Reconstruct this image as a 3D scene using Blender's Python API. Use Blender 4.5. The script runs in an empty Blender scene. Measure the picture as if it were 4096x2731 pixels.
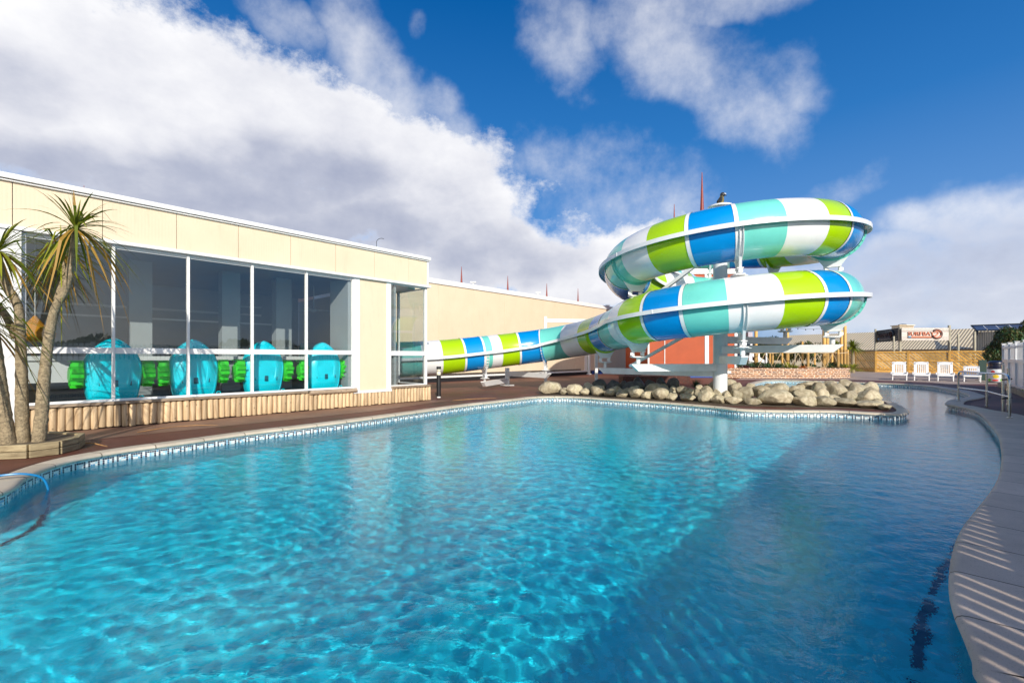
import bpy, bmesh, math, random
import numpy as np
from mathutils import Vector, Matrix, noise as mnoise
random.seed(7)
sc = bpy.context.scene
col = sc.collection
R = math.radians
# ------------------------------------------------------------------ camera model (16 mm on full frame, level, small rise)
F, CX, HY, CAMZ = 1820.0, 2048.0, 1428.0, 1.25
def G(px, py, z=0.0):
    Z = (CAMZ - z) * F / (py - HY); return ((px - CX) / F * Z, Z)
def P(px, py, Z):
    return Vector(((px - CX) / F * Z, Z, CAMZ + (HY - py) / F * Z))
def proj(v):
    return (CX + v[0] / v[1] * F, HY - (v[2] - CAMZ) / v[1] * F)
cam_d = bpy.data.cameras.new('camera'); cam = bpy.data.objects.new('camera', cam_d); col.objects.link(cam)
cam.location = (0, 0, CAMZ); cam.rotation_euler = (R(90), 0, 0)
cam_d.sensor_width = 36; cam_d.lens = F / 4096 * 36; cam_d.shift_y = (HY - 1365.5) / 4096
cam_d.clip_start = .05; cam_d.clip_end = 5000
sc.camera = cam
sc.view_settings.view_transform = 'Standard'; sc.view_settings.look = 'None'; sc.view_settings.exposure = 0
# ------------------------------------------------------------------ objects
def tag(o, label=None, cat=None, group=None, kind=None):
    if label: o['label'] = label
    if cat: o['category'] = cat
    if group: o['group'] = group
    if kind: o['kind'] = kind
    return o
def empty(name, loc, label, cat, group=None, rz=0):
    o = bpy.data.objects.new(name, None); col.objects.link(o); o.location = loc; o.rotation_euler = (0, 0, rz)
    o.empty_display_size = .1
    return tag(o, label, cat, group)
def copy_tree(o, parent=None):
    c = o.copy(); col.objects.link(c); c.parent = parent
    for ch in list(o.children): copy_tree(ch, c)
    return c
class MB:
    def __init__(s): s.v = []; s.f = []; s.m = []; s.uv = {}
    def add(s, vs, fs, mi=0, M=None):
        o = len(s.v)
        if M is not None: vs = [M @ Vector(v) for v in vs]
        s.v += [tuple(v) for v in vs]
        for f in fs: s.f.append(tuple(i + o for i in f)); s.m.append(mi)
    def box(s, c, d, mi=0, M=None):
        x, y, z = c; a, b, h = d[0] / 2, d[1] / 2, d[2] / 2
        vs = [(x + i * a, y + j * b, z + k * h) for k in (-1, 1) for j in (-1, 1) for i in (-1, 1)]
        s.add(vs, [(0, 2, 3, 1), (4, 5, 7, 6), (0, 1, 5, 4), (2, 6, 7, 3), (0, 4, 6, 2), (1, 3, 7, 5)], mi, M)
    def bar(s, a, b, w, h, mi=0, up=(0, 0, 1)):
        a, b = Vector(a), Vector(b); d = (b - a); L = d.length
        if L < 1e-6: return
        d.normalize(); u = Vector(up)
        if abs(d.dot(u)) > .98: u = Vector((1, 0, 0))
        x = d.cross(u).normalized(); y = x.cross(d).normalized()
        vs = [p + x * i * w / 2 + y * j * h / 2 for p in (a, b) for j in (-1, 1) for i in (-1, 1)]
        s.add(vs, [(0, 1, 3, 2), (4, 6, 7, 5), (0, 4, 5, 1), (2, 3, 7, 6), (0, 2, 6, 4), (1, 5, 7, 3)], mi)
    def tube(s, pts, rad, n=10, mi=0, cap=True, jit=0):
        pts = [Vector(p) for p in pts]; k = len(pts)
        rr = rad if isinstance(rad, (list, tuple)) else [rad] * k
        vs = []; prev = None
        for i, p in enumerate(pts):
            t = (pts[min(i + 1, k - 1)] - pts[max(i - 1, 0)])
            if t.length < 1e-9: t = Vector((0, 0, 1))
            t.normalize()
            if prev is None:
                x = t.cross(Vector((0, 0, 1)) if abs(t.z) < .95 else Vector((1, 0, 0))).normalized()
            else:
                x = (prev - t * prev.dot(t)).normalized()
            prev = x; y = t.cross(x)
            for j in range(n):
                a = 2 * math.pi * j / n; r = rr[i] * (1 + (random.uniform(-jit, jit) if jit else 0))
                vs.append(p + x * math.cos(a) * r + y * math.sin(a) * r)
        fs = [(i * n + j, i * n + (j + 1) % n, (i + 1) * n + (j + 1) % n, (i + 1) * n + j) for i in range(k - 1) for j in range(n)]
        if cap: fs += [tuple(range(n - 1, -1, -1)), tuple((k - 1) * n + j for j in range(n))]
        s.add(vs, fs, mi)
    def lathe(s, c, prof, n=20, mi=0, M=None):
        vs = [(c[0] + r * math.cos(2 * math.pi * j / n), c[1] + r * math.sin(2 * math.pi * j / n), c[2] + z) for r, z in prof for j in range(n)]
        k = len(prof)
        fs = [(i * n + j, i * n + (j + 1) % n, (i + 1) * n + (j + 1) % n, (i + 1) * n + j) for i in range(k - 1) for j in range(n)]
        fs += [tuple(range(n - 1, -1, -1)), tuple((k - 1) * n + j for j in range(n))]
        s.add(vs, fs, mi, M)
    def build(s, name, mats, parent=None, smooth=False, bevel=0, recalc=True, origin=None):
        me = bpy.data.meshes.new(name)
        v = s.v
        if origin is not None: v = [(a[0] - origin[0], a[1] - origin[1], a[2] - origin[2]) for a in v]
        elif parent is not None:
            l = parent.matrix_world_loc if hasattr(parent, 'matrix_world_loc') else None
        me.from_pydata(v, [], s.f)
        if not isinstance(mats, (list, tuple)): mats = [mats]
        for m in mats: me.materials.append(m)
        me.polygons.foreach_set('material_index', s.m)
        if recalc:
            bm = bmesh.new(); bm.from_mesh(me); bmesh.ops.recalc_face_normals(bm, faces=bm.faces[:]); bm.to_mesh(me); bm.free()
        if smooth:
            me.polygons.foreach_set('use_smooth', [True] * len(me.polygons))
            if smooth != 'all':
                try: me.set_sharp_from_angle(angle=R(smooth if isinstance(smooth, (int, float)) and smooth > 1 else 35))
                except Exception: pass
        me.update()
        o = bpy.data.objects.new(name, me); col.objects.link(o)
        if parent is not None: o.parent = parent
        if origin is not None: o.location = origin
        if bevel:
            b = o.modifiers.new('bevel', 'BEVEL'); b.width = bevel; b.segments = 2; b.limit_method = 'ANGLE'; b.angle_limit = R(40)
        return o
class MW(MB):
    """mesh in world coordinates under a parent empty: vertices are shifted by the empty's place"""
    def build(s, name, mats, parent=None, **k):
        if parent is not None:
            M = root_matrix(parent).inverted()
            s.v = [tuple(M @ Vector(a)) for a in s.v]
        return MB.build(s, name, mats, parent, **k)
def root_matrix(o):
    m = Matrix.LocRotScale(o.location, o.rotation_euler, o.scale)
    return root_matrix(o.parent) @ m if o.parent else m
# ------------------------------------------------------------------ materials
def nt(name):
    m = bpy.data.materials.new(name); m.use_nodes = True
    return m, m.node_tree.nodes, m.node_tree.links, m.node_tree.nodes['Principled BSDF']
def coord(N, L, kind='Object', scale=(1, 1, 1)):
    t = N.new('ShaderNodeTexCoord'); mp = N.new('ShaderNodeMapping'); L.new(t.outputs[kind], mp.inputs[0]); mp.inputs['Scale'].default_value = scale
    return mp.outputs[0]
def noise(N, L, vec, scale, detail=4, rough=.55, dist=0):
    n = N.new('ShaderNodeTexNoise'); n.inputs['Scale'].default_value = scale; n.inputs['Detail'].default_value = detail
    n.inputs['Roughness'].default_value = rough; n.inputs['Distortion'].default_value = dist; L.new(vec, n.inputs['Vector']); return n.outputs['Fac']
def ramp(N, L, fac, stops, interp='LINEAR'):
    r = N.new('ShaderNodeValToRGB'); r.color_ramp.interpolation = interp; e = r.color_ramp.elements
    while len(e) < len(stops): e.new(.5)
    for i, (p, c) in enumerate(stops): e[i].position = p; e[i].color = (*c, 1) if len(c) == 3 else c
    L.new(fac, r.inputs[0]); return r.outputs[0]
def math_(N, L, op, a, b=None, clamp=False, c=None):
    n = N.new('ShaderNodeMath'); n.operation = op; n.use_clamp = clamp
    for i, q in enumerate((a, b, c)):
        if q is None: continue
        if isinstance(q, (int, float)): n.inputs[i].default_value = q
        else: L.new(q, n.inputs[i])
    return n.outputs[0]
def mixc(N, L, fac, a, b, typ='MIX'):
    n = N.new('ShaderNodeMix'); n.data_type = 'RGBA'; n.blend_type = typ
    for s, q in ((0, fac), (6, a), (7, b)):
        if isinstance(q, (int, float)): n.inputs[s].default_value = q
        elif isinstance(q, tuple): n.inputs[s].default_value = (*q, 1) if len(q) == 3 else q
        else: L.new(q, n.inputs[s])
    return n.outputs[2]
def bump(N, L, h, strength=.3, dist=.01, normal=None):
    b = N.new('ShaderNodeBump'); b.inputs['Strength'].default_value = strength; b.inputs['Distance'].default_value = dist
    L.new(h, b.inputs['Height'])
    if normal: L.new(normal, b.inputs['Normal'])
    return b.outputs[0]
def dk(c, k): return tuple(min(1, a * k) for a in c)
def simple(name, c, rough=.5, var=.12, scale=6, bmp=0, bscale=40, metal=0, coat=0, dirt=0, vec='Object', stretch=(1, 1, 1), spec=.5, trans=0):
    m, N, L, b = nt(name)
    v = coord(N, L, vec, stretch)
    n1 = noise(N, L, v, scale, 5)
    cc = ramp(N, L, n1, [(.3, dk(c, 1 - var)), (.7, dk(c, 1 + var * .6))])
    if dirt:
        n2 = noise(N, L, v, scale * .35, 8, .7)
        f = ramp(N, L, n2, [(.5, (0, 0, 0)), (.72, (1, 1, 1))])
        f2 = math_(N, L, 'MULTIPLY', f, dirt)
        cc = mixc(N, L, f2, cc, dk(c, .45))
    L.new(cc, b.inputs['Base Color']); b.inputs['Roughness'].default_value = rough; b.inputs['Metallic'].default_value = metal
    b.inputs['Specular IOR Level'].default_value = spec
    if coat: b.inputs['Coat Weight'].default_value = coat; b.inputs['Coat Roughness'].default_value = .06
    if bmp:
        h = noise(N, L, v, bscale, 4); L.new(bump(N, L, h, bmp, .01), b.inputs['Normal'])
    return m
M = {}
M['white'] = simple('white_paint', (.78, .78, .77), .38, .05, 3, .06, 30, dirt=.10)
M['white_pvc'] = simple('white_plastic', (.78, .79, .80), .35, .05, 4)
M['fascia'] = simple('fascia_white', (.80, .80, .79), .45, .04, 1.2, dirt=.08)
def panel_mat():
    m, N, L, b = nt('cream_ribbed_panel')
    t = N.new('ShaderNodeUVMap')
    sp = N.new('ShaderNodeSeparateXYZ'); L.new(t.outputs[0], sp.inputs[0])
    ob = coord(N, L, 'Object')
    st = N.new('ShaderNodeMapping'); L.new(ob, st.inputs[0]); st.inputs['Scale'].default_value = (1, 1, .18)
    n1 = noise(N, L, ob, .9, 6, .6); n2 = noise(N, L, st.outputs[0], 7, 6, .65)
    c = ramp(N, L, n1, [(.3, (.735, .60, .425)), (.7, (.79, .65, .47))])
    f = ramp(N, L, n2, [(.55, (0, 0, 0)), (.8, (1, 1, 1))]); c = mixc(N, L, math_(N, L, 'MULTIPLY', f, .34), c, (.50, .42, .29))
    # fine vertical ribs every 5 cm
    w = math_(N, L, 'SINE', math_(N, L, 'MULTIPLY', sp.outputs[0], 2 * math.pi / .05))
    L.new(c, b.inputs['Base Color']); b.inputs['Roughness'].default_value = .5
    L.new(bump(N, L, w, .12, .002), b.inputs['Normal'])
    return m
M['cream'] = panel_mat()
M['red_wall'] = simple('orange_red_cladding', (.38, .062, .010), .6, .10, 1.5, dirt=.2)
M['alu'] = simple('grey_aluminium', (.55, .57, .58), .35, .05, 5, metal=.3)
M['white_gal'] = simple('white_gloss_steel', (.74, .76, .77), .3, .05, 2, dirt=.12, coat=.2)
M['arm_gal'] = simple('pale_grey_painted_steel', (.80, .81, .80), .38, .10, 3, dirt=.2)
M['steel'] = simple('stainless_steel', (.62, .61, .58), .22, .08, 20, metal=1)
M['dark'] = simple('dark_rubber', (.02, .02, .022), .55, .2, 10)
M['black'] = simple('black_metal', (.018, .018, .02), .4, .2, 10)
M['gap'] = simple('dark_gap', (.05, .045, .04), .8, .2, 10)
def wood(name, c1, c2, rough=.65, sc_=(14, 14, 1.3), knots=True, axis=2):
    m, N, L, b = nt(name)
    info = N.new('ShaderNodeObjectInfo'); g = N.new('ShaderNodeNewGeometry')
    v = coord(N, L, 'Object', sc_)
    add = N.new('ShaderNodeVectorMath'); add.operation = 'ADD'; L.new(v, add.inputs[0])
    rs = math_(N, L, 'MULTIPLY', g.outputs['Random Per Island'], 37.0); cb = N.new('ShaderNodeCombineXYZ'); L.new(rs, cb.inputs[0]); L.new(rs, cb.inputs[2]); L.new(cb.outputs[0], add.inputs[1])
    n1 = noise(N, L, add.outputs[0], 1.3, 6, .6, 1.2)
    c = ramp(N, L, n1, [(.32, c1), (.62, c2)])
    tint = math_(N, L, 'MULTIPLY_ADD', g.outputs['Random Per Island'], .5, c=.72)
    h = N.new('ShaderNodeHueSaturation'); L.new(c, h.inputs['Color']); L.new(tint, h.inputs['Value'])
    out = h.outputs[0]
    if knots:
        vo = N.new('ShaderNodeTexVoronoi'); vo.inputs['Scale'].default_value = 1; v2 = coord(N, L, 'Object', (9, 9, 5)); L.new(v2, vo.inputs['Vector'])
        k = ramp(N, L, vo.outputs['Distance'], [(.07, (1, 1, 1)), (.13, (0, 0, 0))])
        out = mixc(N, L, math_(N, L, 'MULTIPLY', k, .75), out, dk(c1, .35))
    L.new(out, b.inputs['Base Color']); b.inputs['Roughness'].default_value = rough
    L.new(bump(N, L, n1, .25, .004), b.inputs['Normal'])
    return m
M['log'] = wood('half_round_log_timber', (.42, .28, .15), (.66, .50, .31))
M['sill'] = wood('weathered_sill_timber', (.22, .16, .11), (.40, .31, .22), sc_=(3, 3, 14))
M['sleeper'] = wood('mossy_sleeper_timber', (.20, .15, .08), (.38, .31, .18), sc_=(3, 3, 20))
M['pole'] = wood('golden_round_timber', (.42, .22, .05), (.62, .38, .11), sc_=(10, 10, 1.2))
M['fence'] = wood('golden_fence_timber', (.52, .26, .05), (.82, .50, .13), sc_=(4, 4, 4))
M['greypost'] = wood('grey_weathered_timber', (.16, .15, .11), (.36, .33, .25), sc_=(8, 8, 1))
M['board'] = wood('whitewashed_board', (.38, .33, .29), (.60, .56, .52), sc_=(2, 2, 16), knots=False)
M['board_shade'] = wood('shade_toned_board', (.018, .012, .012), (.04, .028, .025), sc_=(2, 2, 16), knots=False)  # sign board on its shaded side, shade painted into the plank colour
def deck_mat(name, c1, c2, c3, grit=1.0, moss=0):
    m, N, L, b = nt(name)
    v = coord(N, L, 'Object')
    n1 = noise(N, L, v, .55, 7, .65, .6); n2 = noise(N, L, v, 90, 3, .8); n3 = noise(N, L, v, 3.2, 6, .7)
    c = ramp(N, L, n1, [(.34, c1), (.55, c2), (.72, c3)])
    c = mixc(N, L, math_(N, L, 'MULTIPLY', ramp(N, L, n3, [(.45, (0, 0, 0)), (.75, (1, 1, 1))]), .5), c, dk(c1, .6))
    if moss:
        n4 = noise(N, L, v, .8, 6, .7, .4)
        c = mixc(N, L, math_(N, L, 'MULTIPLY', ramp(N, L, n4, [(.5, (0, 0, 0)), (.7, (1, 1, 1))]), moss), c, (.05, .035, .008))
    sp = ramp(N, L, n2, [(.62, (0, 0, 0)), (.75, (1, 1, 1))])
    c = mixc(N, L, math_(N, L, 'MULTIPLY', sp, .35 * grit), c, dk(c3, 2.4))
    L.new(c, b.inputs['Base Color']); b.inputs['Roughness'].default_value = .62
    L.new(bump(N, L, n2, .5 * grit, .004), b.inputs['Normal'])
    return m
M['deck'] = deck_mat('red_brown_deck', (.11, .03, .016), (.145, .046, .026), (.21, .08, .05), .7, .8)
M['apron'] = deck_mat('brown_gritty_concrete', (.17, .09, .06), (.24, .135, .09), (.31, .19, .13), 1.3)
def paving_mat():
    m, N, L, b = nt('pale_pink_paving')
    v = coord(N, L, 'Object')
    br = N.new('ShaderNodeTexBrick'); br.inputs['Scale'].default_value = 1; br.offset = .0; br.inputs['Brick Width'].default_value = .6; br.inputs['Row Height'].default_value = .6
    br.inputs['Mortar Size'].default_value = .008; L.new(v, br.inputs['Vector'])
    br.inputs['Color1'].default_value = (.36, .27, .22, 1); br.inputs['Color2'].default_value = (.44, .34, .28, 1); br.inputs['Mortar'].default_value = (.16, .12, .10, 1)
    n = noise(N, L, v, 1.4, 6, .7); c = mixc(N, L, .35, br.outputs[0], ramp(N, L, n, [(.3, (.22, .17, .14)), (.7, (.5, .4, .33))]))
    L.new(c, b.inputs['Base Color']); b.inputs['Roughness'].default_value = .7
    return m
M['paving'] = paving_mat()
M['ground'] = deck_mat('far_ground_grass', (.03, .045, .012), (.05, .07, .02), (.09, .09, .035), .3)
def coping_mat(name='cream_coping_stone', ca=(.50, .43, .33), cb_=(.62, .54, .43), cs=(.36, .31, .25)):
    m, N, L, b = nt(name)
    uv = N.new('ShaderNodeUVMap'); sp = N.new('ShaderNodeSeparateXYZ'); L.new(uv.outputs[0], sp.inputs[0])
    v = coord(N, L, 'Object')
    n1 = noise(N, L, v, 2.5, 6, .65); n2 = noise(N, L, v, 140, 2, .6); n3 = noise(N, L, v, 12, 5, .6)
    c = ramp(N, L, n1, [(.3, ca), (.7, cb_)])
    c = mixc(N, L, math_(N, L, 'MULTIPLY', ramp(N, L, n2, [(.6, (0, 0, 0)), (.68, (1, 1, 1))]), .5), c, dk(cs, .55))
    c = mixc(N, L, math_(N, L, 'MULTIPLY', ramp(N, L, n3, [(.55, (0, 0, 0)), (.8, (1, 1, 1))]), .3), c, cs)
    fr = math_(N, L, 'FRACT', math_(N, L, 'DIVIDE', sp.outputs[0], .6))
    j = math_(N, L, 'LESS_THAN', fr, .02)
    tile = math_(N, L, 'FLOOR', math_(N, L, 'DIVIDE', sp.outputs[0], .6)); wn = N.new('ShaderNodeTexWhiteNoise'); wn.noise_dimensions = '1D'; L.new(tile, wn.inputs['W'])
    h = N.new('ShaderNodeHueSaturation'); L.new(c, h.inputs['Color']); L.new(math_(N, L, 'MULTIPLY_ADD', wn.outputs[0], .16, c=.92), h.inputs['Value'])
    c = mixc(N, L, j, h.outputs[0], (.13, .10, .07))
    L.new(c, b.inputs['Base Color']); b.inputs['Roughness'].default_value = .6
    L.new(bump(N, L, n2, .25, .003), b.inputs['Normal'])
    return m
M['coping'] = coping_mat()
M['coping_r'] = coping_mat('speckled_shade_toned_coping', (.50, .40, .32), (.62, .50, .41), (.28, .22, .18))  # right side: real speckles, with its shade put into the browner tone
M['kerb'] = simple('drain_strip_brown', (.09, .032, .02), .7, .2, 6, .3, 60)
def mosaic_mat():
    m, N, L, b = nt('mosaic_pool_tiles')
    uv = N.new('ShaderNodeUVMap'); sp = N.new('ShaderNodeSeparateXYZ'); L.new(uv.outputs[0], sp.inputs[0])
    U = math_(N, L, 'DIVIDE', sp.outputs[0], .0255); V = math_(N, L, 'DIVIDE', sp.outputs[1], .0255)
    iu = math_(N, L, 'FLOOR', U); iv = math_(N, L, 'FLOOR', V)
    mm = math_(N, L, 'FLOORED_MODULO', iu, 6)
    row1 = math_(N, L, 'COMPARE', iv, 1.0, c=.1)
    rowL = math_(N, L, 'MULTIPLY', math_(N, L, 'GREATER_THAN', iv, 1.5), math_(N, L, 'LESS_THAN', iv, 4.5))
    top = math_(N, L, 'MULTIPLY', row1, math_(N, L, 'LESS_THAN', mm, 4.5))
    leg = math_(N, L, 'MULTIPLY', rowL, math_(N, L, 'ADD', math_(N, L, 'COMPARE', mm, 0.0, c=.1), math_(N, L, 'COMPARE', mm, 4.0, c=.1)))
    dark = math_(N, L, 'MAXIMUM', top, leg)
    cb = N.new('ShaderNodeCombineXYZ'); L.new(iu, cb.inputs[0]); L.new(iv, cb.inputs[1])
    wn = N.new('ShaderNodeTexWhiteNoise'); wn.noise_dimensions = '2D'; L.new(cb.outputs[0], wn.inputs['Vector'])
    light = ramp(N, L, wn.outputs[0], [(0, (.76, .80, .78)), (.55, (.40, .64, .72)), (.78, (.18, .45, .64)), (.92, (.06, .28, .50))], 'CONSTANT')
    deep = math_(N, L, 'GREATER_THAN', iv, 5.5)
    floorc = ramp(N, L, wn.outputs[0], [(0, (.10, .52, .66)), (.35, (.05, .44, .62)), (.7, (.03, .36, .56))], 'CONSTANT')
    c = mixc(N, L, deep, light, floorc)
    c = mixc(N, L, dark, c, (.012, .014, .05))
    fu = math_(N, L, 'FRACT', U); fv = math_(N, L, 'FRACT', V)
    g = math_(N, L, 'MINIMUM', math_(N, L, 'MINIMUM', fu, math_(N, L, 'SUBTRACT', 1, fu)), math_(N, L, 'MINIMUM', fv, math_(N, L, 'SUBTRACT', 1, fv)))
    gr = math_(N, L, 'LESS_THAN', g, .085)
    c = mixc(N, L, gr, c, mixc(N, L, deep, (.66, .68, .66), (.16, .50, .60)))
    L.new(c, b.inputs['Base Color']); b.inputs['Roughness'].default_value = .25
    return m
M['mosaic'] = mosaic_mat()
def floor_mat():
    m, N, L, b = nt('pool_floor_mosaic')
    v = coord(N, L, 'Object')
    n1 = noise(N, L, v, .7, 5, .6); vo = N.new('ShaderNodeTexVoronoi'); vo.inputs['Scale'].default_value = 20; vo.inputs['Randomness'].default_value = .1; L.new(v, vo.inputs['Vector'])
    c = ramp(N, L, n1, [(.3, (.01, .70, .95)), (.7, (.03, .84, .99))])
    hs = N.new('ShaderNodeHueSaturation'); L.new(c, hs.inputs['Color']); sx = N.new('ShaderNodeSeparateXYZ'); L.new(vo.outputs['Color'], sx.inputs[0])
    L.new(math_(N, L, 'MULTIPLY_ADD', sx.outputs[0], .3, c=.82), hs.inputs['Value'])
    L.new(hs.outputs[0], b.inputs['Base Color']); b.inputs['Roughness'].default_value = .5
    return m
M['floor'] = floor_mat()
def water_mat():
    m, N, L, b = nt('pool_water_surface')
    N.remove(b); out = N['Material Output']
    v = coord(N, L, 'Object'); h = math_(N, L, 'ADD', noise(N, L, v, 17, 2.5, .55, .5), math_(N, L, 'MULTIPLY', noise(N, L, v, 70, 2, .5), .3))
    bp = bump(N, L, h, .15, .022)
    fr = N.new('ShaderNodeFresnel'); ge = N.new('ShaderNodeNewGeometry'); L.new(math_(N, L, 'MULTIPLY_ADD', ge.outputs['Backfacing'], 1 / 1.333 - 1.333, c=1.333), fr.inputs['IOR']); L.new(bp, fr.inputs['Normal'])
    g = N.new('ShaderNodeBsdfRefraction'); g.inputs['IOR'].default_value = 1.333; g.inputs['Roughness'].default_value = 0; g.inputs['Color'].default_value = (.80, .98, 1, 1)
    L.new(bump(N, L, h, .072, .022), g.inputs['Normal'])
    gl = N.new('ShaderNodeBsdfGlossy'); gl.inputs['Roughness'].default_value = 0; L.new(bp, gl.inputs['Normal'])
    mx = N.new('ShaderNodeMixShader'); L.new(fr.outputs[0], mx.inputs[0]); L.new(g.outputs[0], mx.inputs[1]); L.new(gl.outputs[0], mx.inputs[2]); L.new(mx.outputs[0], out.inputs[0])
    return m
M['water'] = water_mat()
def glass_mat(name='window_glass', tint=(.88, .93, .94), boost=3.5):
    m, N, L, b = nt(name); N.remove(b); out = N['Material Output']
    v = coord(N, L, 'Object'); n = noise(N, L, v, .8, 2); bp = bump(N, L, n, .04, .05)
    fr = N.new('ShaderNodeFresnel'); ge = N.new('ShaderNodeNewGeometry'); L.new(math_(N, L, 'MULTIPLY_ADD', ge.outputs['Backfacing'], 1 / 1.5 - 1.5, c=1.5), fr.inputs['IOR'])
    f = math_(N, L, 'MULTIPLY', fr.outputs[0], boost, True)
    t = N.new('ShaderNodeBsdfTransparent'); t.inputs[0].default_value = (*tint, 1)
    g = N.new('ShaderNodeBsdfGlossy'); g.inputs['Roughness'].default_value = .0; g.inputs[0].default_value = (1, .97, .90, 1); L.new(bp, g.inputs['Normal'])
    mx = N.new('ShaderNodeMixShader'); L.new(f, mx.inputs[0]); L.new(t.outputs[0], mx.inputs[1]); L.new(g.outputs[0], mx.inputs[2]); L.new(mx.outputs[0], out.inputs[0])
    return m
M['glass'] = glass_mat()
def gel(name, c, rough=.16):
    m, N, L, b = nt(name)
    v = coord(N, L, 'Object'); n1 = noise(N, L, v, .9, 5, .6); n2 = noise(N, L, v, 5, 6, .75); n3 = noise(N, L, v, 2.2, 3)
    cc = ramp(N, L, n1, [(.3, dk(c, .92)), (.7, dk(c, 1.06))])
    cc = mixc(N, L, math_(N, L, 'MULTIPLY', ramp(N, L, n2, [(.52, (0, 0, 0)), (.78, (1, 1, 1))]), .26), cc, dk(c, .6))
    L.new(cc, b.inputs['Base Color']); b.inputs['Roughness'].default_value = rough
    L.new(ramp(N, L, n2, [(.3, (rough,) * 3), (.8, (rough + .16,) * 3)]), b.inputs['Roughness'])
    b.inputs['Coat Weight'].default_value = .3; b.inputs['Coat Roughness'].default_value = .05
    L.new(bump(N, L, n3, .25, .012), b.inputs['Normal'])
    return m
M['g'] = gel('lime_gelcoat', (.36, .60, .002)); M['b'] = gel('blue_gelcoat', (.001, .25, .66)); M['t'] = gel('turquoise_gelcoat', (.16, .62, .54)); M['w'] = gel('white_gelcoat', (.80, .81, .81))
def rock_mat(name, c1, c2, c3):
    m, N, L, b = nt(name)
    v = coord(N, L, 'Object'); oi = N.new('ShaderNodeObjectInfo')
    n1 = noise(N, L, v, 5, 7, .65, .5); n2 = noise(N, L, v, 22, 6, .7); n3 = noise(N, L, v, 2.5, 5, .6)
    c = ramp(N, L, n1, [(.32, c1), (.52, c2), (.72, c3)])
    c = mixc(N, L, math_(N, L, 'MULTIPLY', ramp(N, L, n2, [(.5, (0, 0, 0)), (.7, (1, 1, 1))]), .35), c, dk(c1, .7))
    c = mixc(N, L, math_(N, L, 'MULTIPLY', ramp(N, L, n3, [(.55, (0, 0, 0)), (.7, (1, 1, 1))]), .35), c, (.22, .22, .07))
    h = N.new('ShaderNodeHueSaturation'); L.new(c, h.inputs['Color']); L.new(math_(N, L, 'MULTIPLY_ADD', oi.outputs['Random'], .35, c=.82), h.inputs['Value'])
    L.new(h.outputs[0], b.inputs['Base Color']); b.inputs['Roughness'].default_value = .7
    hh = math_(N, L, 'ADD', n1, math_(N, L, 'MULTIPLY', n2, .4)); L.new(bump(N, L, hh, .95, .04), b.inputs['Normal'])
    return m
M['rock'] = rock_mat('tan_boulder', (.27, .215, .14), (.47, .405, .28), (.63, .57, .44))
M['rockdark'] = rock_mat('dark_boulder', (.06, .06, .055), (.11, .11, .10), (.20, .19, .16))  # darker tones for the boulders behind the pale row
def leaf(name, c1, c2, trans=.3):
    m, N, L, b = nt(name)
    g = N.new('ShaderNodeNewGeometry'); 
    c = ramp(N, L, g.outputs['Random Per Island'], [(0, c1), (.85, c2), (1, dk(c2, 1.5))])
    L.new(c, b.inputs['Base Color']); b.inputs['Roughness'].default_value = .5
    out = N['Material Output']; tr = N.new('ShaderNodeBsdfTranslucent'); L.new(c, tr.inputs[0]); mx = N.new('ShaderNodeMixShader'); mx.inputs[0].default_value = trans
    L.new(b.outputs[0], mx.inputs[1]); L.new(tr.outputs[0], mx.inputs[2]); L.new(mx.outputs[0], out.inputs[0])
    return m
M['palm'] = leaf('cordyline_leaf', (.08, .13, .008), (.26, .28, .02)); M['palm_old'] = leaf('cordyline_dry_leaf', (.30, .16, .02), (.50, .30, .06))
M['shrub'] = leaf('shrub_leaf', (.02, .045, .01), (.07, .10, .02)); M['shrub_olive'] = leaf('olive_shrub_leaf', (.05, .05, .012), (.13, .11, .03))
M['plant_y'] = leaf('yellow_green_blade', (.16, .20, .02), (.42, .42, .05)); M['plant_g'] = leaf('green_blade', (.03, .08, .03), (.09, .17, .07)); M['plant_r'] = leaf('bronze_blade', (.07, .02, .025), (.18, .06, .05))
M['orange'] = leaf('orange_flower', (.5, .12, .01), (.7, .25, .03))
M['bark'] = simple('palm_bark', (.33, .26, .16), .85, .5, 26, 1.6, 60, dirt=.75, stretch=(1, 1, 1.3))
M['soil'] = simple('dark_soil', (.11, .08, .052), .9, .4, 8, .8, 40)
M['hull'] = simple('turquoise_boat_plastic', (.0, .76, .92), .3, .05, 3, coat=.3)
M['hulldark'] = simple('boat_recess', (.0, .10, .15), .5, .1, 5)
M['wheel'] = simple('green_wheel_plastic', (.05, .72, .03), .35, .12, 6)
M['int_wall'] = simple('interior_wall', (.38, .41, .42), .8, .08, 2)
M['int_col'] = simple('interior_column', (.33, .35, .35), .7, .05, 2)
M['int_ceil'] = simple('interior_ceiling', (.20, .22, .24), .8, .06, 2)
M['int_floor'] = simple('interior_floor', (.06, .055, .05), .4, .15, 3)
M['int_white'] = simple('interior_white', (.7, .7, .68), .5, .05, 3)
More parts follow.
